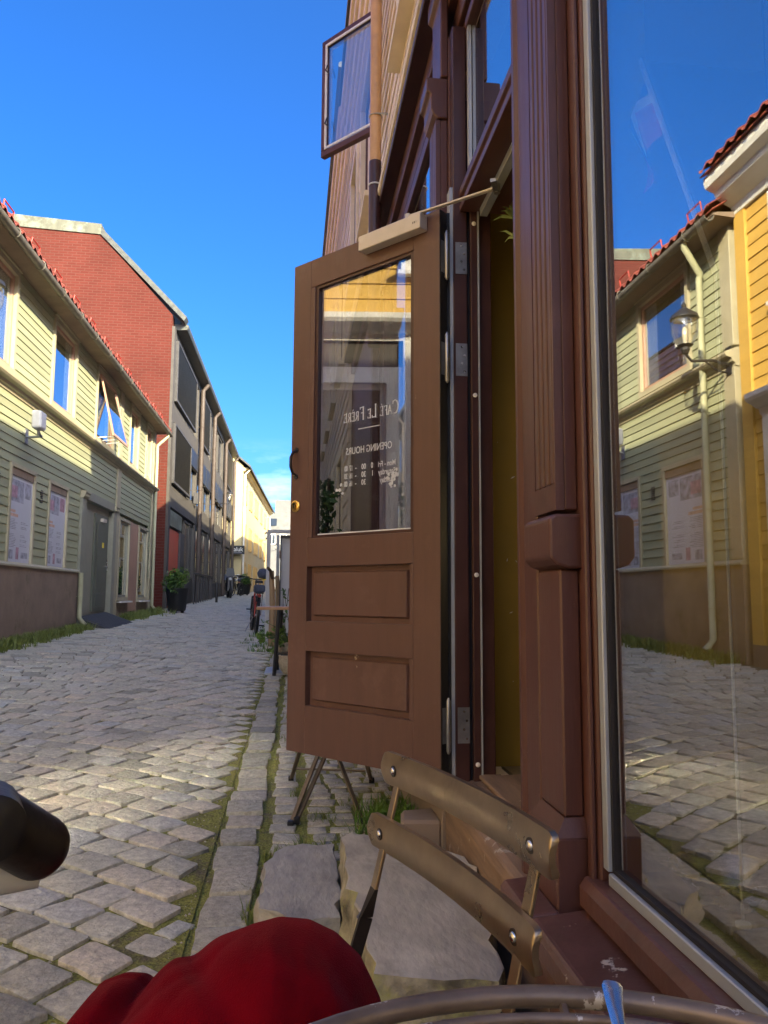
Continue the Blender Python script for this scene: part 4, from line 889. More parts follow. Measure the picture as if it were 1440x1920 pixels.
# doorway with posts, lintel, recessed door
for (a, b) in ((13.68, 13.96), (16.02, 16.28)):
    mb = MB(); FG.box(mb, -0.13, 0.05, a, b, 0.35, 2.70); p = mb.build('door_post', 'grey_green_frame', gh, bevel=0.006)
    q = MB(); FG.prof(q, [(-0.1, 2.701), (0.06, 2.701), (0.09, 2.73), (0.09, 2.77), (0.11, 2.79), (0.11, 2.82), (-0.1, 2.82)], a-0.02, b+0.02); q.build('capital', 'green_trim', p)
mb = MB(); FG.box(mb, -0.13, 0.06, 13.98, 16.0, 2.701, 2.85); mb.build('lintel', 'grey_green_frame', gh)
mb = MB(); FG.box(mb, -0.40, -0.131, 16.0, 16.05, 0.4, 2.70); mb.build('reveal', 'grey_green_frame', gh)
mb = MB(); FG.box(mb, -0.125, -0.05, 13.965, 16.0, 0.4, 2.70); mb.build('doorway', 'grey_green_frame', gh)
mb = MB(); FG.box(mb, -0.049, -0.01, 14.85, 15.85, 0.72, 2.55); gd = mb.build('door', 'grey_green_door', gh, bevel=0.004)
mb = MB(); FG.box(mb, -0.0095, 0.0, 15.0, 15.7, 0.80, 1.05); FG.box(mb, -0.0095, 0.0, 15.0, 15.7, 1.15, 2.40); mb.build('panel', 'grey_green_door', gd, bevel=0.004)
mb = MB(); mb.tube([(FG.x(-0.01), 15.74, 1.58), (FG.x(0.04), 15.74, 1.57), (FG.x(0.04), 15.66, 1.56)], 0.010, 6); mb.tube([(FG.x(0.02), 15.74, 1.50), (FG.x(0.02), 15.74, 1.72)], 0.012, 6); mb.build('handle', 'bright_steel', gd)
mb = MB(); FG.box(mb, -0.0095, 0.05, 15.2, 15.45, 2.42, 2.48); mb.build('door_closer', 'silver_box', gd)
mb = MB(); FG.box(mb, 0.0005, 0.003, 15.38, 15.5, 1.93, 2.03); mb.build('sticker', 'yellow_sticker', gd)
# shop windows and panel at the far end
for (a, b) in ((16.76, 17.68), (18.84, 19.80)):
    window(gh, FG, a, b, 0.98, 2.60, 'grey_green_frame', 'green_trim', cw=0.07, curtain=(a < 17), out=0.03)
mb = MB(); FG.box(mb, -0.1, 0.01, 17.80, 18.72, 0.66, 2.66); mb.build('door', 'window_brown', gh, bevel=0.004)
for (a, b, c1, d1) in ((16.62, 17.79, 16.66, 17.78), (18.73, 20.2, 18.76, 19.9)):
    mb = MB(); FG.box(mb, -0.12, 0.02, a, b, 0.3, 0.86); mb.build('plinth', 'plinth_brown', gh)
    mb = MB(); FG.box(mb, -0.1, 0.13, c1, d1, 0.861, 0.895); mb.build('sill', 'white_paint', gh)
# eaves: soffit, gutter, tiles, snow hooks, downpipes
mb = MB(); FG.prof(mb, [(-0.13, 5.281), (0.06, 5.281), (0.30, 5.30), (0.30, 5.33), (-0.13, 5.36)], GY0-0.15, GY1+0.3); mb.build('soffit', 'plinth_brown', gh)
mb = MB(); n = 9; pts = [(0.345+0.062*math.cos(math.pi+math.pi*k/(n-1)), 5.285+0.062*math.sin(math.pi+math.pi*k/(n-1))) for k in range(n)]; pts += [(x*0.86+0.345*0.14, z*0.9+5.285*0.1+0.004) for x, z in reversed(pts)]
FG.prof(mb, pts, GY0-0.15, GY1+0.35); gut = mb.build('gutter', 'zinc', gh, smooth=40)
for k in range(14):
    mb = MB(); mb.torus((FG.x(0.345), 8.2+k*0.92, 5.285), 0.064, 0.006, 16, 5, 'y'); mb.build('gutter_bracket', 'zinc', gut)
SL = 0.62
mb = MB(); FG.prof(mb, [(0.33, 5.335), (0.33, 5.35), (-5.6, 5.35+5.93*SL), (-5.6, 5.335+5.93*SL-0.05)], GY0-0.2, GY1+0.35); mb.build('roof', 'roof_tile', gh)
mb = MB(); FG.prof(mb, [(-5.6, 5.335+5.93*SL-0.05), (-5.6, 5.35+5.93*SL), (-9.0, 5.0), (-9.0, 4.95)], GY0-0.2, GY1+0.35); mb.build('roof', 'roof_tile', gh)
def tile_mesh():
    mb = MB(); n = 8; w, ln = 0.215, 0.36; vs = []
    for i in range(n+1):
        y = w*i/n; h = 0.028*math.sin(2*math.pi*i/n)+0.030
        for (d, ad) in ((0.0, 0.012), (-ln, 0.004)): vs += [(d, y, h+ad-d*SL)]
        vs += [(0.0, y, h-0.012)]
    fs = []
    for i in range(n): a = 3*i; fs += [(a, a+1, a+4, a+3), (a, a+3, a+5, a+2)]
    mb.add(vs, fs); me = bpy.data.meshes.new('roof_tile'); me.from_pydata(mb.v, [], mb.f); me.materials.append(MATS['roof_tile']); me.shade_smooth(); return me
TILE = tile_mesh()
def tile_rows(root, x0, z0, y0, y1, rows, sg=1):
    n = int((y1-y0)/0.205)
    for r in range(rows):
        for k in range(n):
            o = bpy.data.objects.new('roof_tile', TILE); COL.objects.link(o); o.parent = root
            o.location = Vector((x0-sg*r*0.32, y0+k*0.205, z0+r*0.32*SL))-root.location
tile_rows(gh, XL+0.37, 5.345, GY0-0.2, GY1+0.35, 3)
for k in range(13):
    y = 8.1+k*0.98; mb = MB(); x = XL+0.20; z = 5.345+0.17*SL+0.05
    mb.tube([(x-0.12, y, z+0.05), (x, y, z+0.03), (x+0.02, y, z+0.16), (x+0.02, y+0.30, z+0.16), (x, y+0.30, z+0.03)], 0.011, 5); mb.build('snow_guard', 'red_metal', gh)
def downpipe(root, F, y, z0, z1, mat, d=0.09, r=0.04, swan=None):
    mb = MB(); path = [(F.x(d+0.10), y, z0+0.02), (F.x(d), y, z0+0.14), (F.x(d), y, z1)]
    if swan: path += [(F.x(d), y+swan[1]*0.2, z1+0.05), (F.x(swan[0]), y+swan[1], z1+0.32), (F.x(swan[0]), y+swan[1], z1+0.42)]
    mb.tube(path, r, 10); o = mb.build('downpipe', mat, root, smooth=50)
    zz = z0+0.5
    while zz < z1:
        q = MB(); q.torus((F.x(d), y, zz), r+0.004, 0.006, 14, 5, 'z'); q.tube([(F.x(d), y, zz), (F.x(0), y, zz)], 0.008, 5); q.build('pipe_clip', mat, o); zz += 1.15
    return o
M('green_pipe', (0.38, 0.38, 0.25), 0.5, 0.08, 6)
downpipe(gh, FG, 8.42, 0.42, 4.86, 'green_pipe', swan=(0.33, -0.12)); downpipe(gh, FG, 20.36, 0.62, 4.86, 'green_pipe', swan=(0.33, 0.12)); downpipe(gh, FG, 13.60, 0.5, 1.40, 'green_pipe', d=0.10)
# chimney and aerial seen in the window's mirror image
mb = MB(); mb.tube([(XL-1.2, 8.6, 5.9), (XL-1.2, 8.6, 7.1)], 0.012, 6); mb.tube([(XL-1.2, 8.2, 6.35), (XL-1.2, 9.1, 6.35)], 0.008, 6); mb.build('aerial', 'steel', gh)
# asphalt ramp before the door
rp_ = MB(); rp_.hexa([(XL+0.62, 14.0, 0.40), (XL-0.04, 14.0, 0.40), (XL-0.04, 16.05, 0.45), (XL+0.55, 16.1, 0.45), (XL+0.45, 14.15, 0.475), (XL-0.04, 14.0, 0.66), (XL-0.04, 16.0, 0.70), (XL+0.45, 15.95, 0.52)])
tag(rp_.build('door_ramp', 'asphalt', None, bevel=0.02), 'short dark asphalt ramp up to the grey green door of the boarded house', 'ramp')
# white box on a wall arm
wl = thing('wall_box', 'white square box on a bent arm fixed to the green boarded wall', 'wall fixture', (XL, 10.85, 3.2))
mb = MB(); mb.box(-3.43, -3.30, 10.29, 10.52, 3.19, 3.43); mb.build('housing', 'white_plastic', wl, bevel=0.03, seg=3)
mb = MB(); mb.tube([(XL+0.02, 10.84, 3.17), (-3.42, 10.72, 3.16), (-3.37, 10.42, 3.14), (-3.37, 10.41, 3.19)], 0.017, 8); mb.build('arm', 'aluminium', wl, smooth=50)
mb = MB(); mb.box(XL+0.016, XL+0.03, 10.79, 10.89, 3.08, 3.28); mb.build('wall_plate', 'steel', wl)
mb = MB(); mb.tube([(-3.37, 10.45, 3.185), (-3.36, 10.52, 3.12), (-3.39, 10.60, 3.13), (-3.42, 10.70, 3.165)], 0.006, 5); mb.build('cable', 'black_rubber', wl)

# ------------------------------------------------------------------ lanterns on brackets
def lantern():
    """wall bracket along +x, glass body hanging clear of the wall"""
    t = thing('wall_lantern', '', 'street lamp', world=False, group='lanterns along the lane')
    mb = MB(); mb.box(0.0, 0.02, -0.05, 0.05, -0.16, 0.16); mb.build('wall_plate', 'black_metal', t)
    mb = MB(); mb.tube([(0.02, 0, -0.05), (0.2, 0, 0.0), (0.45, 0, -0.02), (0.52, 0, 0.06)], 0.016, 8); mb.tube([(0.02, 0, -0.14), (0.15, 0, -0.12), (0.3, 0, -0.01)], 0.010, 6); mb.build('bracket', 'black_metal', t)
    mb = MB(); mb.lathe([(0.03, 0.06), (0.05, 0.10), (0.05, 0.13), (0.09, 0.16)], (0.52, 0, 0), 12); mb.build('base', 'black_metal', t)
    mb = MB(); mb.lathe([(0.085, 0.161), (0.14, 0.28), (0.15, 0.42), (0.13, 0.46)], (0.52, 0, 0), 14); mb.build('lamp_glass', 'bulb_glass', t, smooth=40)
    mb = MB(); mb.lathe([(0.02, 0.165), (0.03, 0.26), (0.035, 0.33), (0.015, 0.37)], (0.52, 0, 0), 10); mb.build('bulb', 'lamp_glass', t, smooth=40)
    mb = MB(); mb.lathe([(0.16, 0.461), (0.15, 0.50), (0.06, 0.57), (0.025, 0.60), (0.03, 0.63), (0.004, 0.67)], (0.52, 0, 0), 14); mb.build('cap', 'black_metal', t, smooth=40)
    return t
l0 = lantern()
l0.location = (XL+0.03, 7.95, 3.70); l0['label'] = 'black street lantern on the near end of the green boarded house'
for (loc, rz, lab) in (((XL+0.06, 37.0, 5.35), 0.0, 'black street lantern on the grey framed front of the brick building'), ((-2.6, 58.0, 5.1), 0.0, 'black street lantern half way along the cream building'), ((-2.15, 70.0, 5.0), 0.0, 'farthest black street lantern, at the end of the cream building')):
    c_ = copy_tree(l0); c_.location = loc; c_.rotation_euler = (0, 0, rz); c_['label'] = lab

# ================================================================== yellow house (opposite, seen mirrored in the panes)
yh = thing('yellow_house', 'ochre yellow boarded house with white window surrounds, opposite the cafe', 'building', (XL, 3.0, 0.1))
FY = Face(XL, 1); YY0, YY1 = -6.0, 7.74
mb = MB(); mb.box(-9.6, XL-0.13, YY0, YY1, 0.0, 5.6); mb.build('wall', 'yellow_board', yh)
YWL = [(-0.98, 0.50), (2.86, 4.75), (5.5, 7.1)]; YZT = [3.0, 3.0, 2.55]; YZB = [1.45, 0.8, 0.8]; YWU = [(-0.9, 0.3), (1.4, 2.6), (3.6, 4.8), (5.9, 7.0)]
yops = [(a-0.26, b+0.26, 0.55, t_+0.60) for (a, b), t_ in zip(YWL, YZT)]+[(a-0.13, b+0.13, 4.05, 5.3) for a, b in YWU]+[(YY1-0.2, YY1, 0, 5.6)]
boards(yh, FY, -3.0, YY1, 0.55, 5.30, 0.15, yops, 'yellow_board')
mb = MB(); FY.box(mb, -0.13, 0.012, YY0, -3.0, 0.1, 5.3); mb.build('wall', 'yellow_board', yh)
mb = MB(); FY.box(mb, -0.13, 0.04, YY0, YY1, -0.1, 0.549); mb.build('plinth', 'plinth_brown', yh)
mb = MB(); FY.box(mb, -0.13, 0.035, YY1-0.19, YY1, 0.551, 5.31); mb.build('corner_board', 'yellow_board', yh)
for (a, b), t_, b_ in zip(YWL, YZT, YZB):
    w = window(yh, FY, a, b, b_, t_, 'white_paint', 'white_paint', pane=('wavy_glass' if b_ > 1 else 'house_glass'), cw=0.15, mull=(0 if b_ > 1 else 1), curtain=False, sill=True, out=0.04)
    mb = MB(); FY.prof(mb, [(-0.05, t_+0.40), (0.05, t_+0.40), (0.06, t_+0.46), (0.10, t_+0.47), (0.14, t_+0.50), (0.20, t_+0.53), (0.22, t_+0.56), (0.22, t_+0.61), (0.0, t_+0.66), (-0.05, t_+0.66)], a-0.30, b+0.30); mb.build('hood', 'white_paint', w)
    mb = MB(); FY.box(mb, -0.05, 0.02, a-0.15, b+0.15, t_+0.152, t_+0.399); mb.build('shaded_frieze', 'facade_grey', w)  # panel coloured dark for the shade under the hood
    for (p, q) in ((a-0.26, a-0.152), (b+0.152, b+0.26)): mb = MB(); FY.box(mb, -0.04, 0.06, p, q, b_-0.18, t_+0.399); mb.build('side_strip', 'white_paint', w, bevel=0.008)
for (a, b) in YWU:
    w = window(yh, FY, a, b, 4.20, 5.14, 'white_paint', 'white_paint', cw=0.12, mull=1, out=0.04)
mb = MB(); FY.prof(mb, [(-0.13, 5.311), (0.04, 5.311), (0.06, 5.40), (0.14, 5.44), (0.24, 5.50), (0.26, 5.56), (0.36, 5.60), (0.38, 5.66), (0.38, 5.72), (-0.13, 5.74)], YY0, YY1); mb.build('eaves_cornice', 'white_paint', yh)
mb = MB(); FY.prof(mb, [(0.42, 5.722), (0.42, 5.74), (-5.0, 5.74+5.42*SL), (-5.0, 5.70+5.42*SL)], YY0, YY1); mb.build('roof', 'roof_tile', yh)
mb = MB(); FY.prof(mb, [(-5.0, 5.70+5.42*SL), (-5.0, 5.74+5.42*SL), (-9.6, 5.2), (-9.6, 5.1)], YY0, YY1); mb.build('roof', 'roof_tile', yh)
tile_rows(yh, XL+0.46, 5.735, 0.5, YY1, 3)

# ================================================================== brick building
bk = thing('brick_building', 'tall red brick building with grey framed street front and slatted shutters', 'building', (XL, 30, 0.6))
FB = Face(XL, 1); BY0, BY1 = 22.64, 45.2
mb = MB(); mb.prof_y([(XL-0.02, 0.2), (XL-0.02, 9.28), (-5.85, 11.63), (-14, 12.0), (-14, 0.2)], BY0, BY0+0.4); mb.build('gable_wall', 'red_brick', bk)
mb = MB(); mb.box(-14, XL-0.14, BY0+0.4, BY1, 0.2, 9.3); mb.build('wall', 'facade_grey', bk)
mb = MB(); mb.prof_y([(-3.30, 9.0), (-3.30, 9.12), (-5.83, 11.72), (-14, 12.1), (-14, 11.9), (-5.9, 11.55)], BY0+0.401, BY1); mb.build('roof', 'zinc_dark', bk)
mb = MB(); mb.hexa([(-14, BY0-0.04, 12.0), (-5.84, BY0-0.04, 11.63), (-5.84, BY0+0.42, 11.63), (-14, BY0+0.42, 12.0), (-14, BY0-0.04, 12.45), (-5.84, BY0-0.04, 11.95), (-5.84, BY0+0.42, 11.95), (-14, BY0+0.42, 12.45)]); mb.build('ridge_flashing', 'verdigris', bk)
mb = MB(); mb.hexa([(-5.84, BY0-0.05, 11.62), (-3.36, BY0-0.05, 9.10), (-3.36, BY0+0.399, 9.10), (-5.84, BY0+0.399, 11.62), (-5.84, BY0-0.05, 11.84), (-3.28, BY0-0.05, 9.22), (-3.28, BY0+0.399, 9.22), (-5.84, BY0+0.399, 11.84)]); mb.build('verge_flashing', 'zinc_dark', bk)
mb = MB(); FB.prof(mb, [(-0.1, 8.95), (0.36, 8.98), (0.40, 9.06), (0.40, 9.12), (0.3, 9.14), (-0.1, 9.14)], BY0+0.41, BY1); mb.build('gutter', 'zinc_dark', bk)
# frame: corner post, floor bands, posts at the pipes
mb = MB(); FB.box(mb, -0.019, 0.06, BY0+0.001, BY0+0.34, 0.4, 8.94); mb.build('corner_post', 'facade_grey', bk)
for (za, zb) in ((8.70, 8.94), (6.18, 6.75), (3.62, 4.28)):
    mb = MB(); FB.box(mb, -0.13, 0.03, BY0+0.341, BY1, za, zb); mb.build('floor_band', 'facade_grey', bk)
PY = [29.1, 33.6, 39.4, 44.9]
for y in PY:
    mb = MB(); FB.box(mb, -0.13, 0.02, y-0.22, y+0.22, 0.4, 8.69); mb.build('post', 'facade_grey', bk)
    mb = MB(); mb.tube([(FB.x(0.16), y, 0.55), (FB.x(0.16), y, 8.7), (FB.x(0.36), y, 8.95)], 0.085, 8); dpp = mb.build('downpipe', 'pipe_brown', bk, smooth=50)
    for z in (2.4, 4.9, 7.3):
        mb = MB(); mb.torus((FB.x(0.16), y, z), 0.09, 0.012, 12, 5, 'z'); mb.tube([(FB.x(0.16), y, z), (FB.x(0.0), y, z)], 0.02, 5); mb.build('pipe_clip', 'pipe_brown', dpp)
def shutter(y0, y1, z0, z1, n):
    s = frame_box(FB, 0.045, 0.12, y0, y1, z0, z1, 0.07).build('shutter', 'facade_dark', bk)
    mb = MB(); p = (z1-z0-0.14)/n
    for i in range(n):
        z = z0+0.07+p*i; FB.prof(mb, [(0.055, z), (0.075, z), (0.11, z+p*0.75), (0.09, z+p*0.75)], y0+0.07, y1-0.07)
    stuff(mb.build('slats', 'louvre_grey', s))
    mb = MB(); FB.box(mb, 0.03, 0.044, y0, y1, z0, z1); mb.build('backing', 'facade_dark', s)
shutter(23.15, 27.75, 6.80, 8.66, 26); shutter(23.1, 26.75, 4.32, 6.12, 24); shutter(29.5, 32.3, 6.80, 8.66, 26); shutter(39.8, 44.4, 6.8, 8.66, 26)
def bwin(y0, y1, z0, z1, blind=0.0):
    w = frame_box(FB, -0.10, -0.02, y0, y1, z0, z1, 0.07).build('window', 'facade_grey', bk)
    mb = MB(); FB.box(mb, -0.07, -0.06, y0+0.06, y1-0.06, z0+0.06, z1-0.06); mb.build('pane', 'dark_pane', w)
    if blind: mb = MB(); FB.box(mb, -0.02, 0.10, y0-0.1, y1+0.1, z1-blind, z1); mb.build('awning_blind', 'louvre_grey', w)
for (a, b) in ((32.4, 33.3), (33.9, 34.9), (35.2, 36.6), (37.0, 38.9)): bwin(a, b, 6.8, 8.66, 0.0)
for (a, b, bl) in ((27.0, 28.7, 0.6), (29.5, 31.2, 0.75), (31.6, 33.2, 0.75), (34.0, 35.8, 0.75), (36.2, 38.9, 0.8), (39.8, 42.0, 0.9), (42.4, 44.5, 0.9)): bwin(a, b, 4.32, 6.12, bl)
for (a, b) in ((26.6, 27.9), (28.0, 28.85), (29.5, 31.0), (31.3, 33.2), (34.0, 36.2), (36.6, 39.0), (39.8, 42.0), (42.4, 44.5)): bwin(a, b, 1.55, 3.55, 0.0)
mb = MB(); FB.box(mb, -0.10, 0.0, 26.5, BY1, 0.4, 1.54); mb.build('plinth', 'facade_grey', bk)
mb = MB(); FB.box(mb, -0.09, 0.01, 23.0, 25.75, 3.08, 3.55); mb.build('lintel', 'verdigris', bk)
mb = MB(); FB.box(mb, -0.12, -0.05, 23.0, 25.5, 0.55, 3.02); gt = mb.build('gate', 'red_gate', bk)
mb = MB(); FB.box(mb, -0.10, 0.02, 25.5, 26.4, 0.5, 3.02); mb.build('door', 'facade_dark', bk)
for k in range(9):
    y = 27.0+k*0.7; mb = MB(); mb.bar((FB.x(0.30), y, 0.55), (FB.x(0.30), y, 1.75), 0.04, 0.04, (0, 1, 0)); mb.build('railing_bar', 'facade_dark', bk)
mb = MB(); mb.bar((FB.x(0.30), 27.0, 1.75), (FB.x(0.30), 32.6, 1.75), 0.06, 0.06); mb.build('railing_rail', 'facade_dark', bk)
mb = MB(); FB.box(mb, 0.04, 0.2, 28.2, 28.5, 4.3, 4.7); mb.build('wall_sign', 'facade_dark', bk)

# ================================================================== cream building further up, turned slightly
cb = thing('cream_building', 'cream plastered building with rows of yellow framed windows far up the lane', 'building', (-3.1, 46.0, 0.0), -rad(1.75), world=False)
FCr = Face(0.0, 1)
mb = MB(); mb.box(-9, 0, 0, 26.2, 0.3, 8.7); mb.build('wall', 'cream_wall', cb)
mb = MB(); mb.prof_y([(0.0, 8.70), (-4.5, 12.4), (-9, 8.70)], 0.0, 26.2); mb.build('gable', 'cream_wall', cb)
mb = MB(); mb.prof_y([(0.45, 8.55), (0.45, 8.67), (-4.5, 12.75), (-9.4, 8.67), (-9.4, 8.55), (-4.5, 12.6)], -0.25, 26.4); mb.build('roof', 'zinc_dark', cb)
mb = MB(); mb.prof_y([(0.001, 8.35), (0.12, 8.38), (0.2, 8.5), (0.3, 8.56), (0.001, 8.6)], 0.01, 26.2); mb.build('eaves_cornice', 'cream_wall', cb)
for r, (z0, z1) in enumerate(((6.55, 7.85), (3.85, 5.35), (1.5, 3.0))):
    for y in (1.6, 4.6, 5.7, 8.8, 9.9, 11.0, 14.2, 15.3, 18.5, 19.6, 22.8, 23.9):
        w = frame_box(FCr, 0.002, 0.07, y, y+0.75, z0, z1, 0.12).build('window', 'cream_window', cb)
        mb = MB(); FCr.box(mb, 0.003, 0.03, y+0.115, y+0.635, z0+0.115, z1-0.115); mb.build('pane', 'dark_pane', w)
mb = MB(); mb.tube([(0.10, 0.35, 0.7), (0.10, 0.35, 8.2), (0.35, 0.35, 8.5)], 0.06, 8); mb.build('downpipe', 'white_paint', cb)
mb = MB(); mb.box(0.005, 0.06, 25.9, 26.2, 0.5, 8.5); mb.build('downpipe', 'white_paint', cb)
sg = thing('shop_sign', 'black hanging shop sign with white letters on the cream wall', 'sign', (-3.45, 45.8, 3.2))
mb = MB(); mb.box(-3.78, -2.88, 45.55, 45.68, 3.38, 3.88); mb.build('board', 'sign_black', sg)
vs, fs = text_mesh('faluk', 0.36, 1.0); x0, x1 = min(a for a, b in vs), max(a for a, b in vs)
mb = MB(); mb.add([(-3.58+(a-x0)/(x1-x0)*0.62, 45.54, 3.55+b) for a, b in vs], fs); mb.build('lettering', 'letter_white', sg)
mb = MB(); mb.box(-3.3, -3.26, 45.69, 46.0, 3.45, 3.8); mb.build('bracket', 'black_metal', sg)
mb = MB()
for k in range(6): mb.box(-3.5+k*0.08, -3.45+k*0.08, 45.538, 45.546, 3.45, 3.48)
mb.build('small_lettering', 'ink_grey', sg)
lg = MB(); lg.torus((-3.42, 45.97, 2.0), 0.16, 0.03, 16, 5, 'y'); lg.box(-3.30, -3.16, 45.95, 45.99, 2.1, 2.22)
tag(lg.build('wall_emblem', 'white_plastic', None), 'round white emblem on the cream wall below the black sign', 'emblem')

# ================================================================== far end of the lane
fb = thing('far_building', 'far grey roofed building with white dormer windows closing the lane', 'building', (0.5, 96, 2.0))
mb = MB(); mb.box(-6, 9, 96, 104, 1.0, 8.9); mb.build('wall', 'far_white', fb)
mb = MB(); mb.prof_x([(95.6, 8.9), (97.5, 11.4), (103, 11.8), (104, 8.9)], -6.2, 9.2); mb.build('roof', 'roof_grey', fb)
for x in (-4.6, -3.2, -1.8, -0.4, 1.0):
    mb = MB(); mb.box(x, x+0.9, 95.92, 95.99, 7.2, 8.5); w = mb.build('window', 'white_paint', fb)
    for q in (0.08, 0.49): mb = MB(); mb.box(x+q, x+q+0.33, 95.89, 95.915, 7.3, 8.4); mb.build('pane', 'dark_pane', w)
mb = MB(); mb.hexa([(-3.0, 95.95, 9.55), (-2.2, 95.95, 9.55), (-2.2, 96.05, 9.7), (-3.0, 96.05, 9.7), (-3.0, 96.6, 10.4), (-2.2, 96.6, 10.4), (-2.2, 96.7, 10.5), (-3.0, 96.7, 10.5)]); mb.build('roof_window', 'dark_pane', fb)
mb = MB(); mb.box(-2.5, -0.2, 98, 100, 11.4, 13.0); mb.build('roof_plant_room', 'far_white', fb)
rh = thing('red_roofed_house', 'small cream house with a bright red roof behind the wooden frame', 'building', (0.8, 60, 1.2))
mb = MB(); mb.box(-0.9, 4, 60, 68, 0.9, 4.3); mb.build('wall', 'cream_wall', rh)
mb = MB(); mb.prof_y([(-1.25, 4.2), (-1.25, 4.3), (1.4, 6.3), (4.2, 4.3), (4.2, 4.2)], 59.8, 68); mb.build('roof', 'roof_tile', rh)
for k, (a, b) in enumerate(((62, 63), (64.5, 65.5))):
    mb = MB(); mb.box(-0.94, -0.89, a, b, 2.2, 3.6); w = mb.build('window', 'white_paint', rh); mb = MB(); mb.box(-0.95, -0.941, a+0.1, b-0.1, 2.3, 3.5); mb.build('pane', 'dark_pane', w)
# houses down the right side, beyond the cafe: they shade the lane
def row_house(name, lab, y0, y1, ez, wm, tm, xw=0.56, rid=2.0):
    h = thing(name, lab, 'building', (xw, (y0+y1)/2, 0.2)); F = Face(xw, -1)
    mb = MB(); mb.box(xw+0.02, xw+5.8, y0, y1, 0.0, ez-0.3); mb.build('wall', wm, h)
    mb = MB(); mb.prof_y([(xw-0.16, ez-0.05), (xw-0.16, ez), (xw+2.9, ez+rid), (xw+6, ez), (xw+6, ez-0.05)], y0, y1); mb.build('roof', 'roof_grey', h)
    mb = MB()
    for i, d in enumerate((0.02, 0.05, 0.085, 0.12)): F.box(mb, -0.02, d, y0, y1, ez-0.62+i*0.14, ez-0.48+i*0.14)
    mb.build('eaves_cornice', tm, h, bevel=0.01)
    n = max(2, int((y1-y0)/2.2)); ww = []
    for i in range(n):
        a = y0+0.7+i*(y1-y0-1.4)/n+0.2; ww.append((a, a+0.9))
    ops = [(a-0.1, b+0.1, 3.8, 5.2) for a, b in ww]+[(a-0.1, b+0.1, 1.2, 2.8) for a, b in ww]
    if y0 < 15: boards(h, F, y0, y1, 0.5, ez-0.62, 0.155, ops, wm, lap=0.014)
    for a, b in ww: window(h, F, a, b, 3.9, 5.1, 'brown_paint', tm); window(h, F, a, b, 1.3, 2.7, 'brown_paint', tm)
    return h
row_house('beige_house', 'beige boarded house with moulded eaves just beyond the cafe', 8.07, 17.0, 7.0, 'beige_board', 'beige_trim')
row_house('white_eaved_house', 'house with white eaves glimpsed above the top of the open door', 17.01, 31.0, 7.15, 'beige_board', 'white_paint', xw=0.50)
row_house('row_house', 'plain house further up on the right, behind the open door', 31.01, 56.0, 7.6, 'cream_wall', 'white_paint', xw=0.9)

# unseen houses added behind the camera to cut sky light from the rear
row_house('row_house', 'unseen boarded house added behind the camera to block sky light, past a gap', -30.0, -14.0, 6.6, 'beige_board', 'white_paint')
lb = thing('row_house', 'unseen cream house added behind the camera to shape the light, next to the yellow one', 'building', (XL, -18, 0.0)); FL = Face(XL, 1)
mb = MB(); mb.box(-9.6, XL-0.13, -30.0, -6.02, 0.0, 5.9); mb.build('wall', 'cream_wall', lb)
mb = MB(); FL.prof(mb, [(0.35, 5.85), (0.35, 5.95), (-5.0, 5.95+5.35*SL), (-9.6, 5.5), (-9.6, 5.4)], -30.0, -6.02); mb.build('roof', 'roof_tile', lb)
for k in range(7):
    a = -28.5+3.2*k
    for z in (1.1, 3.7):
        mb = MB(); FL.box(mb, -0.129, -0.06, a, a+1.1, z, z+1.4); w = mb.build('window', 'white_paint', lb); mb = MB(); FL.box(mb, -0.059, -0.05, a+0.1, a+1.0, z+0.1, z+1.3); mb.build('pane', 'dark_pane', w)
eb = thing('row_house', 'unseen tall house added behind the camera to block the low sky', 'building', (-2, -34, 0.0))
mb = MB(); mb.box(-12, 9, -38.0, -31.5, -0.2, 9.0); mb.build('wall', 'beige_board', eb)
mb = MB(); mb.prof_x([(-38.3, 9.0), (-34.7, 12.0), (-31.2, 9.0)], -12.2, 9.2); mb.build('roof', 'roof_tile', eb)
for k in range(6):
    for z in (1.2, 3.9, 6.4):
        x = -11+3.3*k; mb = MB(); mb.box(x, x+1.1, -31.499, -31.44, z, z+1.5); w = mb.build('window', 'white_paint', eb); mb = MB(); mb.box(x+0.1, x+1.0, -31.439, -31.43, z+0.1, z+1.4); mb.build('pane', 'dark_pane', w)
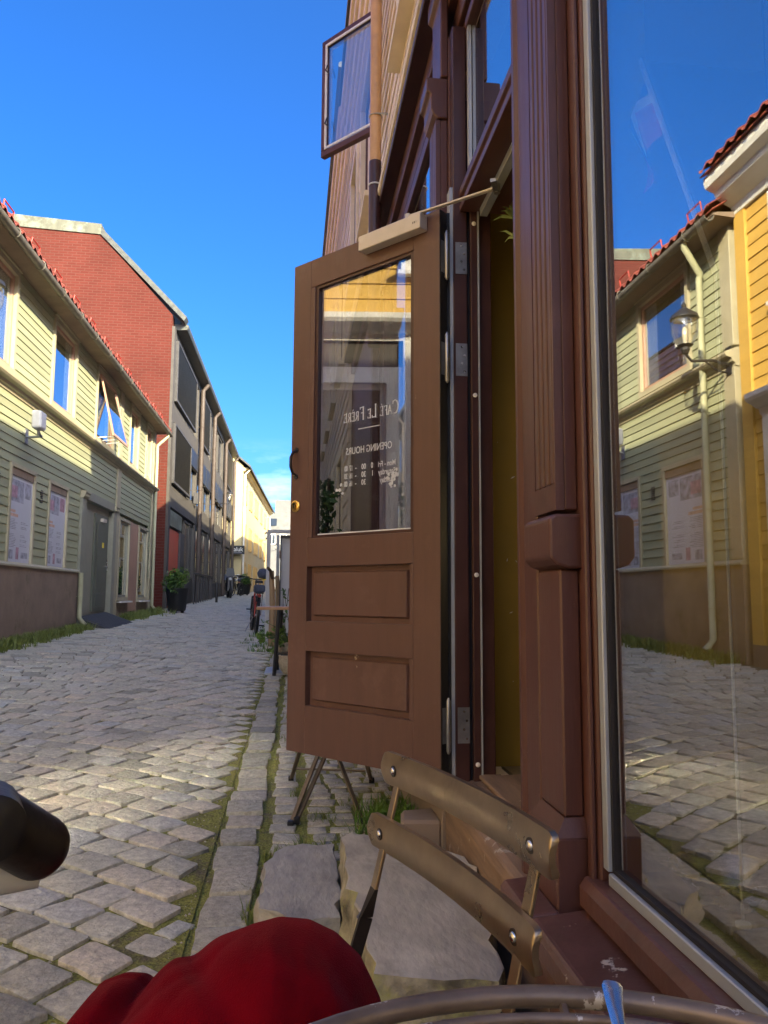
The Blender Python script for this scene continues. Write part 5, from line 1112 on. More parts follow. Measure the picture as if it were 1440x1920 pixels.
# ================================================================== stone steps
def slab(name, lab, top, z1, z0, mat, mside, seed, spread=0.05):
    """rough split stone: uneven top outline, top and sides as cracked facets"""
    g = np.random.default_rng(seed); pts = []
    n = len(top)
    for i in range(n):
        a, b = Vector(top[i]), Vector(top[(i+1) % n]); m = max(2, int((b-a).length/0.055))
        for k in range(m):
            p = a+(b-a)*k/m; nr = Vector((b.y-a.y, a.x-b.x)).normalized(); p = p+nr*(g.normal()*0.009 if k else 0); pts.append(p)
    c = sum(pts, Vector((0, 0)))/len(pts); N = len(pts); zt = [z1+g.normal()*0.004 for _ in pts]
    t = thing(name, lab, 'stone step', (c.x, c.y, z0))
    mb = MB(); vs = []
    for k, f in enumerate((1.0, 0.975, 0.66, 0.33)):
        for i, p in enumerate(pts):
            q = c+(p-c)*f; vs.append((q.x, q.y, (zt[i] if k == 0 else z1+0.002+0.003*math.sin(9*q.x+5*q.y)*math.sin(6*q.y-4*q.x+1))))
    vs.append((c.x, c.y, z1+0.002+0.003*math.sin(9*c.x+5*c.y)*math.sin(6*c.y-4*c.x+1))); fs = []
    for k in range(3):
        for i in range(N): j = (i+1) % N; fs.append((k*N+i, k*N+j, (k+1)*N+j, (k+1)*N+i))
    for i in range(N): fs.append((3*N+i, 3*N+(i+1) % N, 4*N))
    mb.add(vs, fs); mb.build('top', mat, t, smooth=35)
    mb = MB(); vs = []; R_ = 6
    for r in range(R_+1):
        f = r/R_
        for i, p in enumerate(pts):
            out = spread*f+(g.normal()*0.008 if 0 < r else 0); d = (p-c).normalized(); q = p+d*out
            vs.append((q.x, q.y, zt[i]*(1-f)+z0*f+(g.normal()*0.006 if 0 < r < R_ else 0)))
    fs = [(r*N+i, (r+1)*N+i, (r+1)*N+(i+1) % N, r*N+(i+1) % N) for r in range(R_) for i in range(N)]
    mb.add(vs, fs); mb.build('sides', mside, t, smooth=25)
    return t
slab('stone_step', 'big flat grey stone step below the cafe door, with a lichen covered side', [(0.185, 1.735), (0.33, 1.69), (0.447, 1.69), (0.535, 2.10), (0.545, 2.46), (0.40, 2.60), (0.25, 2.72), (0.172, 2.69), (0.170, 2.30)], 0.24, 0.0, 'slate', 'slate_lichen', 4, 0.03)
slab('stone_slab', 'lower dark grey stone slab lying left of the big stone step', [(-0.085, 2.40), (0.02, 2.29), (0.150, 2.32), (0.162, 2.70), (0.168, 2.96), (0.05, 2.98), (-0.05, 2.89), (-0.075, 2.65)], 0.135, 0.0, 'slate_dark', 'slate_dark', 9, 0.025)

# ================================================================== bistro chair before the camera
ch = thing('bistro_chair', 'bronze painted folding bistro chair turned to the lane, nearest the camera', 'chair', (0.05, 0.92, 0.02))
AL, AR = Vector((0.128, 1.123, 0)), Vector((0.240, 0.722, 0)); DS = (AR-AL).normalized(); NS = Vector((0.966, 0.26, 0))  # away from the seat
def back_slat(zc, off):
    FS = [0, .003, .007, .013, .021, .03, .06, .12, .2, .3, .4, .5, .6, .7, .8, .88, .94, .97, .979, .987, .993, .997, 1.0]; n, m = len(FS)-1, 10; vs = []; H_ = 0.0222; T = 0.0036
    outer, inner = [], []
    for i in range(n+1):
        f = FS[i]; s = f*(AR-AL).length; bow = 0.016*(1-(2*f-1)**2)
        e = 1.0
        for edge, rr_ in ((f, 0.0), (1-f, 0.0)):
            dd = edge*(AR-AL).length
            if dd < 0.011: e = min(e, 0.66+0.34*math.sqrt(max(0, 1-((0.011-dd)/0.011)**2)))
        for j in range(m+1):
            q = -1+2*j/m; z = zc+q*H_*e; cv = 0.0045*q*q
            p = AL+DS*s+NS*(off+bow+cv); outer.append((p.x, p.y, z)); p2 = p+NS*T*2; inner.append((p2.x, p2.y, z))
    mb = MB(); k = m+1; N = len(outer); fs = []
    for i in range(n):
        for j in range(m):
            a = i*k+j; fs.append((a, a+1, a+k+1, a+k)); fs.append((a+N, a+k+N, a+k+1+N, a+1+N))
    rim = [i*k for i in range(n+1)]+[n*k+j for j in range(1, m+1)]+[i*k+m for i in range(n-1, -1, -1)]+[j for j in range(m-1, 0, -1)]
    side = [(rim[q], rim[(q+1) % len(rim)], rim[(q+1) % len(rim)]+N, rim[q]+N) for q in range(len(rim))]
    mb.add(outer+inner, fs+side)
    o = mb.build('back_slat', 'chair_bronze', ch, smooth=48)
    for s in (0.034, (AR-AL).length-0.040):
        f = s/(AR-AL).length; bow = 0.016*(1-(2*f-1)**2); p = AL+DS*s+NS*(off+bow); p = Vector((p.x, p.y, zc))
        q = MB(); q.tube([p+NS*0.001, p-NS*0.0012, p-NS*0.0030], [0.0050, 0.0050, 0.0028], 12); q.build('rivet', 'bright_steel', o, smooth=50)
        q = MB(); q.tube([p+NS*0.001, p-NS*0.0007], 0.0078, 14); q.build('washer', 'chair_dark', o)
    return o
back_slat(0.807, 0.0); back_slat(0.725, -0.020)
for s, zt in ((0.034, 0.82), ((AR-AL).length-0.040, 0.82)):
    b0 = AL+DS*s; P = lambda off, z: Vector(((b0+NS*off).x, (b0+NS*off).y, z))
    mb = MB(); mb.bar(P(0.020, zt), P(-0.022, 0.655), 0.016, 0.005, NS); mb.build('back_upright', 'chair_bronze', ch, bevel=0.001)
    mb = MB(); a0, a1 = P(-0.022, 0.656), P(-0.034, 0.62)
    mb.hexa([a0-DS*0.008-NS*0.0025, a0+DS*0.008-NS*0.0025, a0+DS*0.008+NS*0.0025, a0-DS*0.008+NS*0.0025, a1-DS*0.003-NS*0.009, a1+DS*0.003-NS*0.009, a1+DS*0.003+NS*0.009, a1-DS*0.003+NS*0.009])
    a2 = P(-0.14, 0.30); a3 = P(-0.30, 0.03)
    mb.bar(a1, a2, 0.018, 0.006, DS); mb.bar(a2, a3, 0.018, 0.006, DS); mb.build('leg', 'chair_dark', ch)
    mb = MB(); mb.bar(P(-0.33, 0.44), P(0.02, 0.03), 0.018, 0.006, DS); mb.build('leg', 'chair_dark', ch)
for k in range(6):
    c0 = AL+NS*(-0.07-0.055*k); mb = MB(); mb.bar((c0.x, c0.y, 0.45)+DS*0.0 if False else Vector((c0.x, c0.y, 0.45)), Vector((c0.x, c0.y, 0.45))+(AR-AL), 0.042, 0.012); mb.build('seat_slat', 'chair_bronze', ch, bevel=0.003)
mb = MB()
for s in (0.06, 0.35): c0 = AL+DS*s; mb.bar(Vector((c0.x, c0.y, 0.436))+NS*(-0.04), Vector((c0.x, c0.y, 0.436))+NS*(-0.37), 0.016, 0.014)
mb.build('seat_frame', 'chair_dark', ch)

# ================================================================== velvet blanket bunched on the chair seat
PX = [-0.262, -0.248, -0.240, -0.226, -0.200, -0.178, -0.170, -0.160, -0.130, -0.084, -0.045, -0.015, 0.02, 0.05, 0.078, 0.100, 0.125]
PZ = [0.462, 0.530, 0.572, 0.592, 0.600, 0.598, 0.592, 0.600, 0.624, 0.645, 0.662, 0.669, 0.664, 0.648, 0.618, 0.572, 0.468]
mb = MB(); nx, ny = 90, 56; vs = []
def nse(x, y): return math.sin(13*x+4*y+1)*0.5+math.sin(7*x-19*y+2.1)*0.35+math.sin(23*x+17*y)*0.25
for j in range(ny+1):
    t = j/ny*2-1; yy = 0.93+0.20*t
    for i in range(nx+1):
        x = -0.262+0.387*i/nx; z = float(np.interp(x, PX, PZ)); ff = max(0.0, 1-abs(t)**2.6)**0.55
        dz = 0.0
        z = 0.462+(z-0.462)*ff*(1-0.10*(t-0.0)**2) if abs(t) < 1 else 0.462
        amp = 0.0055*ff
        fold = 0.010*ff*math.exp(-((x+0.06+0.35*(yy-0.93)+0.03)/0.018)**2)*(-1)+0.008*ff*math.exp(-((x+0.185-0.25*(yy-0.9))/0.014)**2)*(-1)
        rr0 = math.hypot(x+0.005, (yy-1.0)*1.1); an0 = math.atan2(yy-1.0, x+0.005)
        fold += ff*min(1.0, max(0.0, (rr0-0.05)/0.12))*(0.0065*(abs(math.sin(3.1*an0+5*rr0+0.6))**0.6-0.6)+0.003*(abs(math.sin(7.3*an0-6*rr0+1.9))**0.7-0.6))
        vs.append((x+0.012*nse(yy*2, x)*ff, yy+0.02*nse(x, 1.3)*(1-ff), z+amp*nse(x*1.1, yy)+fold+ff*0.0007*math.sin(61*x+23*yy+3*math.sin(17*yy))))
mb.v = vs; mb.f = [(j*(nx+1)+i, j*(nx+1)+i+1, (j+1)*(nx+1)+i+1, (j+1)*(nx+1)+i) for j in range(ny) for i in range(nx)]
b0 = len(mb.v); edge = [i for i in range(nx+1)]+[j*(nx+1)+nx for j in range(1, ny+1)]+[ny*(nx+1)+i for i in range(nx-1, -1, -1)]+[j*(nx+1) for j in range(ny-1, 0, -1)]
mb.v += [(vs[e][0], vs[e][1], 0.4575) for e in edge]; mb.f += [(edge[k], edge[(k+1) % len(edge)], b0+(k+1) % len(edge), b0+k)[::-1] for k in range(len(edge))]; mb.f.append(tuple(b0+k for k in range(len(edge)))[::-1])
vb = mb.build('velvet_blanket', 'velvet', None, smooth=70); tag(vb, 'dark red velvet blanket bunched up in the bottom foreground', 'blanket')

# ================================================================== round garden table at the bottom edge
tb = thing('garden_table', 'round metal garden table with worn brown rim at the bottom edge', 'table', (0.173, 0.348, 0.0))
mb = MB(); mb.torus((0.173, 0.348, 0.720), 0.312, 0.0085, 72, 10, 'z'); mb.build('rim', 'table_rim', tb, smooth=60)
mb = MB(); mb.torus((0.173, 0.348, 0.714), 0.290, 0.0045, 72, 8, 'z'); mb.build('inner_ring', 'table_rim', tb, smooth=60)
for k in range(12):
    a = 2*math.pi*k/12+0.35; mb = MB(); mb.tube([(0.173+0.289*math.cos(a), 0.348+0.289*math.sin(a), 0.714), (0.173+0.308*math.cos(a), 0.348+0.308*math.sin(a), 0.716)], 0.004, 6); mb.build('spacer', 'table_rim', tb)
for k in range(-8, 9):
    x = k*0.033; l = math.sqrt(max(0, 0.286**2-x*x)); mb = MB(); mb.bar((0.173+x, 0.348-l, 0.709), (0.173+x, 0.348+l, 0.709), 0.022, 0.003); mb.build('top_slat', 'table_rim', tb)
for k in range(3):
    a = 2*math.pi*k/3+0.5; c, s = math.cos(a), math.sin(a); mb = MB(); mb.tube([(0.173+0.20*c, 0.348+0.20*s, 0.706), (0.173+0.05*c, 0.348+0.05*s, 0.40), (0.173+0.24*c, 0.348+0.24*s, 0.01)], 0.009, 8); mb.build('leg', 'table_rim', tb)
cup = thing('coffee_cup', 'white cup standing on the garden table under the spoon', 'cup', (0.235, 0.535, 0.7105))
mb = MB(); mb.lathe([(0.0, 0.7112), (0.025, 0.7112), (0.031, 0.722), (0.033, 0.734), (0.031, 0.734), (0.028, 0.722), (0.0, 0.715)], (0.235, 0.535, 0), 24, cap=False); mb.build('bowl', 'white_plastic', cup, smooth=40)
spn = thing('teaspoon', 'steel teaspoon with its handle sticking up at the bottom edge', 'spoon', (0.235, 0.535, 0.717))
def ribbon(path, wid, th, name, root, mat):
    vs = []; fs = []; n = len(path)
    for i, p in enumerate(path):
        p = Vector(p); d = (Vector(path[min(i+1, n-1)])-Vector(path[max(i-1, 0)])).normalized(); sd = d.cross(Vector((-0.3, -1, 0.6))).normalized(); nr = sd.cross(d)
        w = wid[i]
        vs += [p-sd*w, p-sd*w*0.5+nr*th, p+sd*w*0.5+nr*th, p+sd*w, p+sd*w*0.5-nr*th, p-sd*w*0.5-nr*th]
    for i in range(n-1):
        for k in range(6): a = i*6+k; b = i*6+(k+1) % 6; fs.append((a, b, b+6, a+6))
    fs += [tuple(range(5, -1, -1)), tuple(len(vs)-6+k for k in range(6))]
    mb = MB(); mb.add(vs, fs); return mb.build(name, mat, root, smooth=50)
ribbon([(0.232, 0.52, 0.722), (0.236, 0.545, 0.729), (0.241, 0.572, 0.737), (0.246, 0.592, 0.744), (0.251, 0.608, 0.7495), (0.2525, 0.612, 0.7505)], [0.004, 0.0035, 0.0045, 0.0062, 0.0078, 0.0062], 0.0012, 'handle', spn, 'bright_steel')
mb = MB(); mb.lathe([(0.0, 0.0), (0.010, 0.001), (0.0125, 0.005), (0.012, 0.006), (0.0, 0.002)], (0.228, 0.512, 0.7175), 16, cap=False); mb.build('bowl', 'bright_steel', spn, smooth=50)

# ================================================================== pushchair handle at the left edge
ps = thing('pushchair_handle', 'black padded pushchair handle reaching in at the left edge', 'handle', (-0.42, 0.78, 0.02))
mb = MB(); path = [Vector((-0.46, 0.66, 0.905)), Vector((-0.34, 0.66, 0.900)), Vector((-0.258, 0.69, 0.873)), Vector((-0.222, 0.745, 0.825))]
e = (path[3]-path[2]).normalized(); r0 = 0.0275
for k in range(1, 7): path.append(path[3]+e*r0*math.sin(rad(15*k))*0.9)
mb.tube(path, [r0]*4+[r0*max(0.05, math.cos(rad(15*k))) for k in range(1, 7)], 24); mb.build('grip', 'black_rubber', ps, smooth=60)
mb = MB(); mb.tube([(-0.252, 0.70, 0.868), (-0.232, 0.655, 0.866), (-0.2305, 0.651, 0.8655)], [0.027, 0.027, 0.020], 24); mb.build('hub', 'black_rubber', ps, smooth=50)
mb = MB(); mb.tube([(-0.33, 0.74, 0.812), (-0.262, 0.748, 0.802), (-0.222, 0.756, 0.797)], [0.022, 0.0195, 0.010], 16); mb.build('underside_highlight', 'grey_panel', ps, smooth=60)  # grey tube stands in for light reflected on the grip's underside
mb = MB(); mb.tube([(-0.46, 0.66, 0.905), (-0.50, 0.74, 0.70), (-0.60, 1.0, 0.30)], 0.012, 10); mb.tube([(-0.60, 1.0, 0.30), (-0.62, 0.9, 0.18)], 0.012, 8); mb.build('side_tube', 'black_metal', ps)
mb = MB(); mb.torus((-0.62, 0.9, 0.155), 0.10, 0.02, 28, 8, 'x'); mb.lathe([(0.02, -0.02), (0.02, 0.02)], (-0.62, 0.9, 0.155), 10, 'x'); mb.build('wheel', 'black_rubber', ps)
mb = MB(); mb.tube([(-0.60, 1.0, 0.30), (-0.62, 1.3, 0.18)], 0.012, 8); mb.torus((-0.62, 1.32, 0.165), 0.10, 0.02, 28, 8, 'x'); mb.build('wheel', 'black_rubber', ps)

# ================================================================== folding table behind the open door
ft = thing('folding_table', 'folding bistro table behind the door, only its crossed legs showing below', 'table', (0.2, 3.8, 0.07))
mb = MB(); mb.box(-0.02, 0.44, 3.52, 4.08, 0.765, 0.785); mb.build('tabletop', 'leg_brown', ft, bevel=0.004)
for (a, b) in (((0.005, 3.42, 0.075), (0.33, 3.95, 0.76)), ((0.315, 3.43, 0.075), (0.03, 3.95, 0.76)), ((0.03, 3.44, 0.085), (0.40, 3.98, 0.76)), ((0.005, 4.17, 0.09), (0.16, 3.60, 0.76)), ((0.42, 4.1, 0.09), (0.2, 3.60, 0.76)), ((0.51, 3.80, 0.08), (0.25, 3.55, 0.76))):
    mb = MB(); mb.bar(a, b, 0.020, 0.012); lg_ = mb.build('leg', 'leg_brown', ft, bevel=0.002)
    q = MB(); q.box(a[0]-0.014, a[0]+0.014, a[1]-0.014, a[1]+0.014, a[2]-0.012, a[2]+0.02); q.build('foot_cap', 'black_rubber', lg_, bevel=0.004)
mb = MB(); mb.tube([(0.03, 4.1, 0.16), (0.38, 4.02, 0.16)], 0.006, 6); mb.build('brace', 'leg_brown', ft)
mb = MB(); mb.lathe([(0.008, -0.012), (0.008, 0.012)], (0.165, 3.70, 0.42), 10, 'y'); mb.build('pivot_rivet', 'bright_steel', ft)

# ================================================================== bicycles
def bicycle():
    """built along +x, origin under the middle"""
    t = thing('bicycle', '', 'bicycle', world=False, group='bicycles parked in the lane')
    for x in (-0.54, 0.54):
        mb = MB(); mb.torus((x, 0, 0.345), 0.318, 0.026, 36, 8, 'y'); w = mb.build('wheel', 'black_rubber', t, smooth=60)
        mb = MB(); mb.torus((x, 0, 0.345), 0.292, 0.011, 36, 6, 'y'); mb.build('rim', 'black_metal', w)
        mb = MB()
        for k in range(18): a = 2*math.pi*k/18; mb.tube([(x, 0.012*(-1)**k, 0.345), (x+0.29*math.cos(a), 0, 0.345+0.29*math.sin(a))], 0.0016, 4)
        mb.lathe([(0.022, -0.035), (0.022, 0.035)], (x, 0, 0.345), 10, 'y'); mb.build('spokes', 'steel', w)
        mb = MB(); n = 10
        for k in range(n): a0, a1 = rad(30+110*k/n), rad(30+110*(k+1)/n); mb.hexa([(x+q*math.cos(a), y, 0.345+q*math.sin(a)) for a in (a0, a1) for q, y in ((0.352, -0.03), (0.352, 0.03), (0.357, 0.03), (0.357, -0.03))])
        mb.build('mudguard', 'black_metal', w)
    BB = (-0.09, 0, 0.29); ST = (-0.26, 0, 0.78); HT = (0.36, 0, 0.88); HB_ = (0.40, 0, 0.68)
    mb = MB()
    for a, b, r in ((BB, ST, 0.017), (ST, HT, 0.016), (BB, HB_, 0.021), (HT, HB_, 0.020)): mb.tube([a, b], r, 8)
    for s in (-0.05, 0.05): mb.tube([BB, (-0.54, s, 0.345)], 0.010, 6); mb.tube([(-0.25, 0, 0.72), (-0.54, s, 0.345)], 0.009, 6)
    mb.build('frame', 'bike_red', t, smooth=50)
    mb = MB()
    for s in (-0.05, 0.05): mb.tube([(0.40, s, 0.66), (0.43, s, 0.55), (0.54, s, 0.345)], 0.012, 6)
    mb.box(0.37, 0.43, -0.06, 0.06, 0.655, 0.685); mb.build('fork', 'black_metal', t)
    mb = MB(); mb.tube([(0.36, 0, 0.86), (0.345, 0, 0.99), (0.40, 0, 1.02)], 0.014, 8); mb.tube([(0.30, -0.33, 1.06), (0.36, -0.2, 1.05), (0.40, -0.06, 1.02), (0.40, 0.06, 1.02), (0.36, 0.2, 1.05), (0.30, 0.33, 1.06)], 0.011, 8); hb = mb.build('handlebar', 'black_metal', t)
    for s in (-1, 1):
        mb = MB(); mb.tube([(0.31, s*0.30, 1.058), (0.255, s*0.365, 1.062)], 0.017, 8); mb.build('grip', 'black_rubber', hb)
        mb = MB(); mb.tube([(0.38, s*0.2, 1.05), (0.42, s*0.26, 1.02), (0.40, s*0.33, 1.0)], 0.007, 6); mb.build('brake_lever', 'steel', hb)
    mb = MB(); mb.tube([ST, (-0.30, 0, 0.93)], 0.014, 8); mb.build('seat_post', 'steel', t)
    mb = MB(); mb.hexa([(-0.44, -0.085, 0.93), (-0.16, -0.02, 0.94), (-0.16, 0.02, 0.94), (-0.44, 0.085, 0.93), (-0.43, -0.07, 0.985), (-0.15, -0.015, 0.975), (-0.15, 0.015, 0.975), (-0.43, 0.07, 0.985)]); mb.build('saddle', 'black_rubber', t, bevel=0.02, seg=3)
    mb = MB(); mb.box(-0.80, -0.38, -0.07, 0.07, 0.735, 0.75)
    for s in (-0.065, 0.065): mb.tube([(-0.62, s, 0.735), (-0.54, s, 0.35)], 0.006, 5)
    mb.build('rack', 'black_metal', t)
    mb = MB(); mb.torus(BB, 0.085, 0.006, 24, 6, 'y'); mb.tube([(-0.09, -0.07, 0.29), (-0.02, -0.09, 0.14)], 0.010, 6); mb.tube([(-0.09, 0.07, 0.29), (-0.16, 0.09, 0.44)], 0.010, 6); ck = mb.build('crank', 'steel', t)
    for (x, s, z) in ((-0.02, -1, 0.14), (-0.16, 1, 0.44)): mb = MB(); mb.box(x-0.045, x+0.045, s*0.09 if s > 0 else -0.18, s*0.18 if s > 0 else -0.09, z-0.012, z+0.012); mb.build('pedal', 'black_metal', ck)
    mb = MB(); mb.tube([(-0.2, 0.05, 0.3), (-0.28, 0.18, 0.02)], 0.008, 6); mb.build('kickstand', 'steel', t)
    return t
b1 = bicycle(); b1.location = (-0.74, 15.0, GZ(-0.74, 15.0)+0.008); b1.rotation_euler = (rad(3), 0, rad(97)); b1['label'] = 'red and black bicycle with a dark bag parked near the wooden posts'
mb = MB(); mb.box(-0.72, -0.46, -0.10, 0.10, 0.751, 0.90); mb.build('rack_bag', 'bag_blue', b1, bevel=0.04, seg=3)
mb = MB(); mb.lathe([(0.07, 0.0), (0.10, 0.05), (0.11, 0.10), (0.07, 0.17), (0.01, 0.19)], (0.36, -0.12, 1.05), 14); mb.build('helmet', 'bag_blue', b1, smooth=60)
mb = MB(); mb.lathe([(0.03, 0.0), (0.035, 0.03)], (-0.80, 0, 0.70), 10, 'x'); mb.build('rear_light', 'red_metal', b1)
for (x, y, rz, lab) in ((-2.95, 41.0, 70, 'dark bicycle parked by the planter below the black sign'), (-3.0, 42.6, 95, 'farther dark bicycle behind the one by the planter')):
    c_ = copy_tree(b1); c_.location = (x, y, GZ(x, y)+0.008); c_.rotation_euler = (rad(4), 0, rad(rz)); c_['label'] = lab
    for o in c_.children:
        if o.name.startswith('frame'): o.data = o.data.copy(); o.data.materials[0] = MATS['black_metal']
        if o.name.startswith('helmet'): bpy.data.objects.remove(o)
sc_ = thing('motor_scooter', 'black motor scooter with a grey blue windscreen parked by the brick building', 'scooter', (-2.95, 36.4, GZ(-2.95, 36.4)+0.01), rad(-80), world=False)
for x in (-0.6, 0.62):
    mb = MB(); mb.torus((x, 0, 0.25), 0.19, 0.06, 24, 8, 'y'); w = mb.build('wheel', 'black_rubber', sc_, smooth=60); mb = MB(); mb.lathe([(0.14, -0.04), (0.14, 0.04)], (x, 0, 0.25), 14, 'y'); mb.build('rim', 'steel', w)
mb = MB(); mb.hexa([(-0.75, -0.17, 0.38), (0.0, -0.17, 0.32), (0.0, 0.17, 0.32), (-0.75, 0.17, 0.38), (-0.80, -0.14, 0.72), (-0.05, -0.12, 0.70), (-0.05, 0.12, 0.70), (-0.80, 0.14, 0.72)]); mb.hexa([(0.0, -0.15, 0.22), (0.42, -0.15, 0.22), (0.42, 0.15, 0.22), (0.0, 0.15, 0.22), (0.0, -0.15, 0.33), (0.42, -0.15, 0.33), (0.42, 0.15, 0.33), (0.0, 0.15, 0.33)]); mb.build('body', 'black_gloss', sc_, bevel=0.05, seg=2)
mb = MB(); mb.hexa([(0.40, -0.2, 0.30), (0.52, -0.16, 0.30), (0.52, 0.16, 0.30), (0.40, 0.2, 0.30), (0.33, -0.2, 0.95), (0.42, -0.14, 0.98), (0.42, 0.14, 0.98), (0.33, 0.2, 0.95)]); mb.build('front_shield', 'black_gloss', sc_, bevel=0.03)
mb = MB(); mb.hexa([(-0.82, -0.14, 0.725), (-0.08, -0.12, 0.705), (-0.08, 0.12, 0.705), (-0.82, 0.14, 0.725), (-0.80, -0.12, 0.82), (-0.10, -0.09, 0.79), (-0.10, 0.09, 0.79), (-0.80, 0.12, 0.82)]); mb.build('seat', 'black_rubber', sc_, bevel=0.03)
mb = MB(); mb.tube([(0.33, -0.33, 1.06), (0.36, 0, 1.0), (0.33, 0.33, 1.06)], 0.016, 8); mb.tube([(0.62, 0, 0.25), (0.38, 0, 0.98)], 0.03, 8); hb = mb.build('handlebar', 'black_metal', sc_)
mb = MB(); mb.hexa([(0.40, -0.2, 1.0), (0.42, -0.2, 1.0), (0.42, 0.2, 1.0), (0.40, 0.2, 1.0), (0.28, -0.15, 1.38), (0.30, -0.15, 1.38), (0.30, 0.15, 1.38), (0.28, 0.15, 1.38)]); mb.build('windscreen', 'louvre_grey', sc_)
mb = MB(); mb.lathe([(0.07, 0), (0.06, 0.03)], (0.44, 0, 0.88), 14, 'x'); mb.build('headlight', 'white_plastic', sc_)
mb = MB(); mb.box(-1.0, -0.68, -0.18, 0.18, 0.83, 1.12); mb.build('top_box', 'bag_blue', sc_, bevel=0.03)
# ================================================================== planters
def planter(x, y, r, h, lab, seed, spread):
    z = GZ(x, y); t = thing('planter', lab, 'planter', (x, y, z), group='planters along the left side')
    mb = MB(); mb.lathe([(r*0.72, z+0.06), (r*0.78, z+0.10), (r*0.98, z+h), (r*1.02, z+h), (r*1.02, z+h+0.03), (r*0.92, z+h+0.03), (r*0.9, z+h-0.04)], (x, y, 0), 20, cap=True); mb.build('pot', 'black_rubber', t, smooth=40)
    for k in range(3): a = 2.1*k+0.4; mb = MB(); mb.box(x+r*0.5*math.cos(a)-0.04, x+r*0.5*math.cos(a)+0.04, y+r*0.5*math.sin(a)-0.04, y+r*0.5*math.sin(a)+0.04, z-0.02, z+0.065); mb.build('foot', 'black_rubber', t)
    mb = MB()
    for k in range(7): a = 0.9*k; mb.tube([(x, y, z+h), (x+0.5*spread*math.cos(a), y+0.5*spread*math.sin(a), z+h+0.3)], 0.010, 5)
    mb.build('stems', 'bark', t)
    g_ = np.random.default_rng(seed)
    for k in range(3):
        mb = MB(); q = spread*0.45
        for i in range(3): mb.leaves((x+g_.normal()*q, y+g_.normal()*q, z+h+0.22+0.10*g_.normal()), (spread*0.55, spread*0.55, 0.26), 170, 0.045, 0.3, seed*10+3*k+i)
        mb.build('foliage', 'leaf' if k else 'leaf_light', t)
planter(-3.02, 20.75, 0.30, 0.62, 'black planter pot with a leafy shrub at the end of the green house', 31, 0.34)
planter(-2.75, 43.6, 0.42, 0.6, 'broad dark planter with shrubs below the black sign', 33, 0.5)
mb = MB(); mb.lathe([(0.05, 0.0), (0.05, 0.72), (0.02, 0.78)], (-2.9, 30.0, GZ(-2.9, 30)), 10)
tag(mb.build('bollard', 'black_metal', None, smooth=40), 'short black bollard in front of the brick building', 'bollard')
mb = MB(); mb.box(-0.12, 0.0, 59.0, 59.5, 1.2, 1.2)
yb_ = thing('yellow_box', 'small yellow box far up the lane beside the wooden posts', 'box', (-2.1, 58.5, GZ(-2.1, 58.5)))
mb = MB(); mb.box(-2.35, -1.9, 58.3, 58.7, GZ(-2.1, 58.5)+0.85, GZ(-2.1, 58.5)+1.3); mb.build('body', 'yellow_sticker', yb_, bevel=0.03)
mb = MB(); mb.box(-2.16, -2.08, 58.46, 58.54, GZ(-2.1, 58.5)-0.02, GZ(-2.1, 58.5)+0.85); mb.build('post', 'steel', yb_)
# ================================================================== terrace beyond the door: frame, panel, plant table
pg = thing('timber_frame', 'weathered timber posts with a grey beam beside the grey panel', 'frame', (-0.3, 12.6, 0.25))
for i, (x, y, zt, w_, m_) in enumerate(((-0.405, 12.4, 2.03, 0.06, 'grey_panel'), (-0.265, 12.9, 2.03, 0.05, 'grey_panel'))):
    mb = MB(); mb.box(x-w_/2, x+w_/2, y-0.04, y+0.04, 0.22, zt); mb.build('post', m_, pg)
mb = MB(); mb.box(-0.43, 0.25, 12.36, 12.44, 2.031, 2.08); mb.build('beam', 'grey_panel', pg)
for (x, y, zt, w_) in ((-0.33, 12.2, 1.42, 0.09), (-0.25, 12.65, 1.35, 0.08)):
    mb = MB(); mb.tube([(x, y, 0.2), (x+0.01, y, 0.9), (x-0.015, y, zt)], [w_*0.55, w_*0.5, w_*0.42], 8); mb.build('wood_post', 'wood_raw', pg, smooth=50)
mb = MB(); mb.tube([(-0.33, 12.15, 1.30), (-0.36, 12.05, 1.42), (-0.40, 12.0, 1.46)], 0.025, 6); mb.build('branch_stub', 'bark', pg)
gpn = thing('grey_panel', 'tall pale grey panel standing behind the open door', 'panel', (-0.05, 12.5, 0.24))
mb = MB(); mb.box(-0.205, 0.25, 12.5, 12.53, 0.24, 1.96); mb.build('sheet', 'grey_panel', gpn)
mb = MB(); mb.box(-0.22, 0.25, 12.46, 12.56, 1.961, 2.0); mb.box(-0.222, -0.206, 12.46, 12.56, 0.24, 1.96); mb.build('edge_frame', 'facade_dark', gpn)
pt = thing('plant_table', 'black framed bench with a wooden top left of the open door', 'table', (-0.1, 8.6, 0.17))
mb = MB(); mb.box(-0.395, 0.42, 8.45, 8.95, 0.885, 0.917); mb.build('top', 'wood_top', pt, bevel=0.004)
for (x, y) in ((-0.19, 8.47), (-0.17, 8.92), (0.38, 8.47), (0.38, 8.92)):
    mb = MB(); mb.tube([(x+0.04, y, 0.884), (x, y, 0.17)], 0.022, 8); mb.build('leg', 'black_metal', pt)
mb = MB(); mb.box(-0.16, 0.40, 8.44, 8.95, 0.40, 0.425); mb.build('shelf', 'black_metal', pt)
mb = MB(); mb.box(-0.30, 0.35, 8.55, 9.3, 0.18, 0.205); tag(mb.build('floor_tray', 'aluminium', None, bevel=0.004), 'flat pale metal tray on the setts under the plant table', 'tray')
pp = thing('wicker_pot', 'round wicker pot under the plant table, half hidden by the door', 'pot', (-0.02, 8.4, 0.205))
mb = MB(); mb.lathe([(0.07, 0.215), (0.11, 0.26), (0.125, 0.34), (0.12, 0.40), (0.112, 0.40), (0.10, 0.37)], (-0.02, 8.40, 0), 20); mb.build('basket', 'wicker', pp, smooth=40)
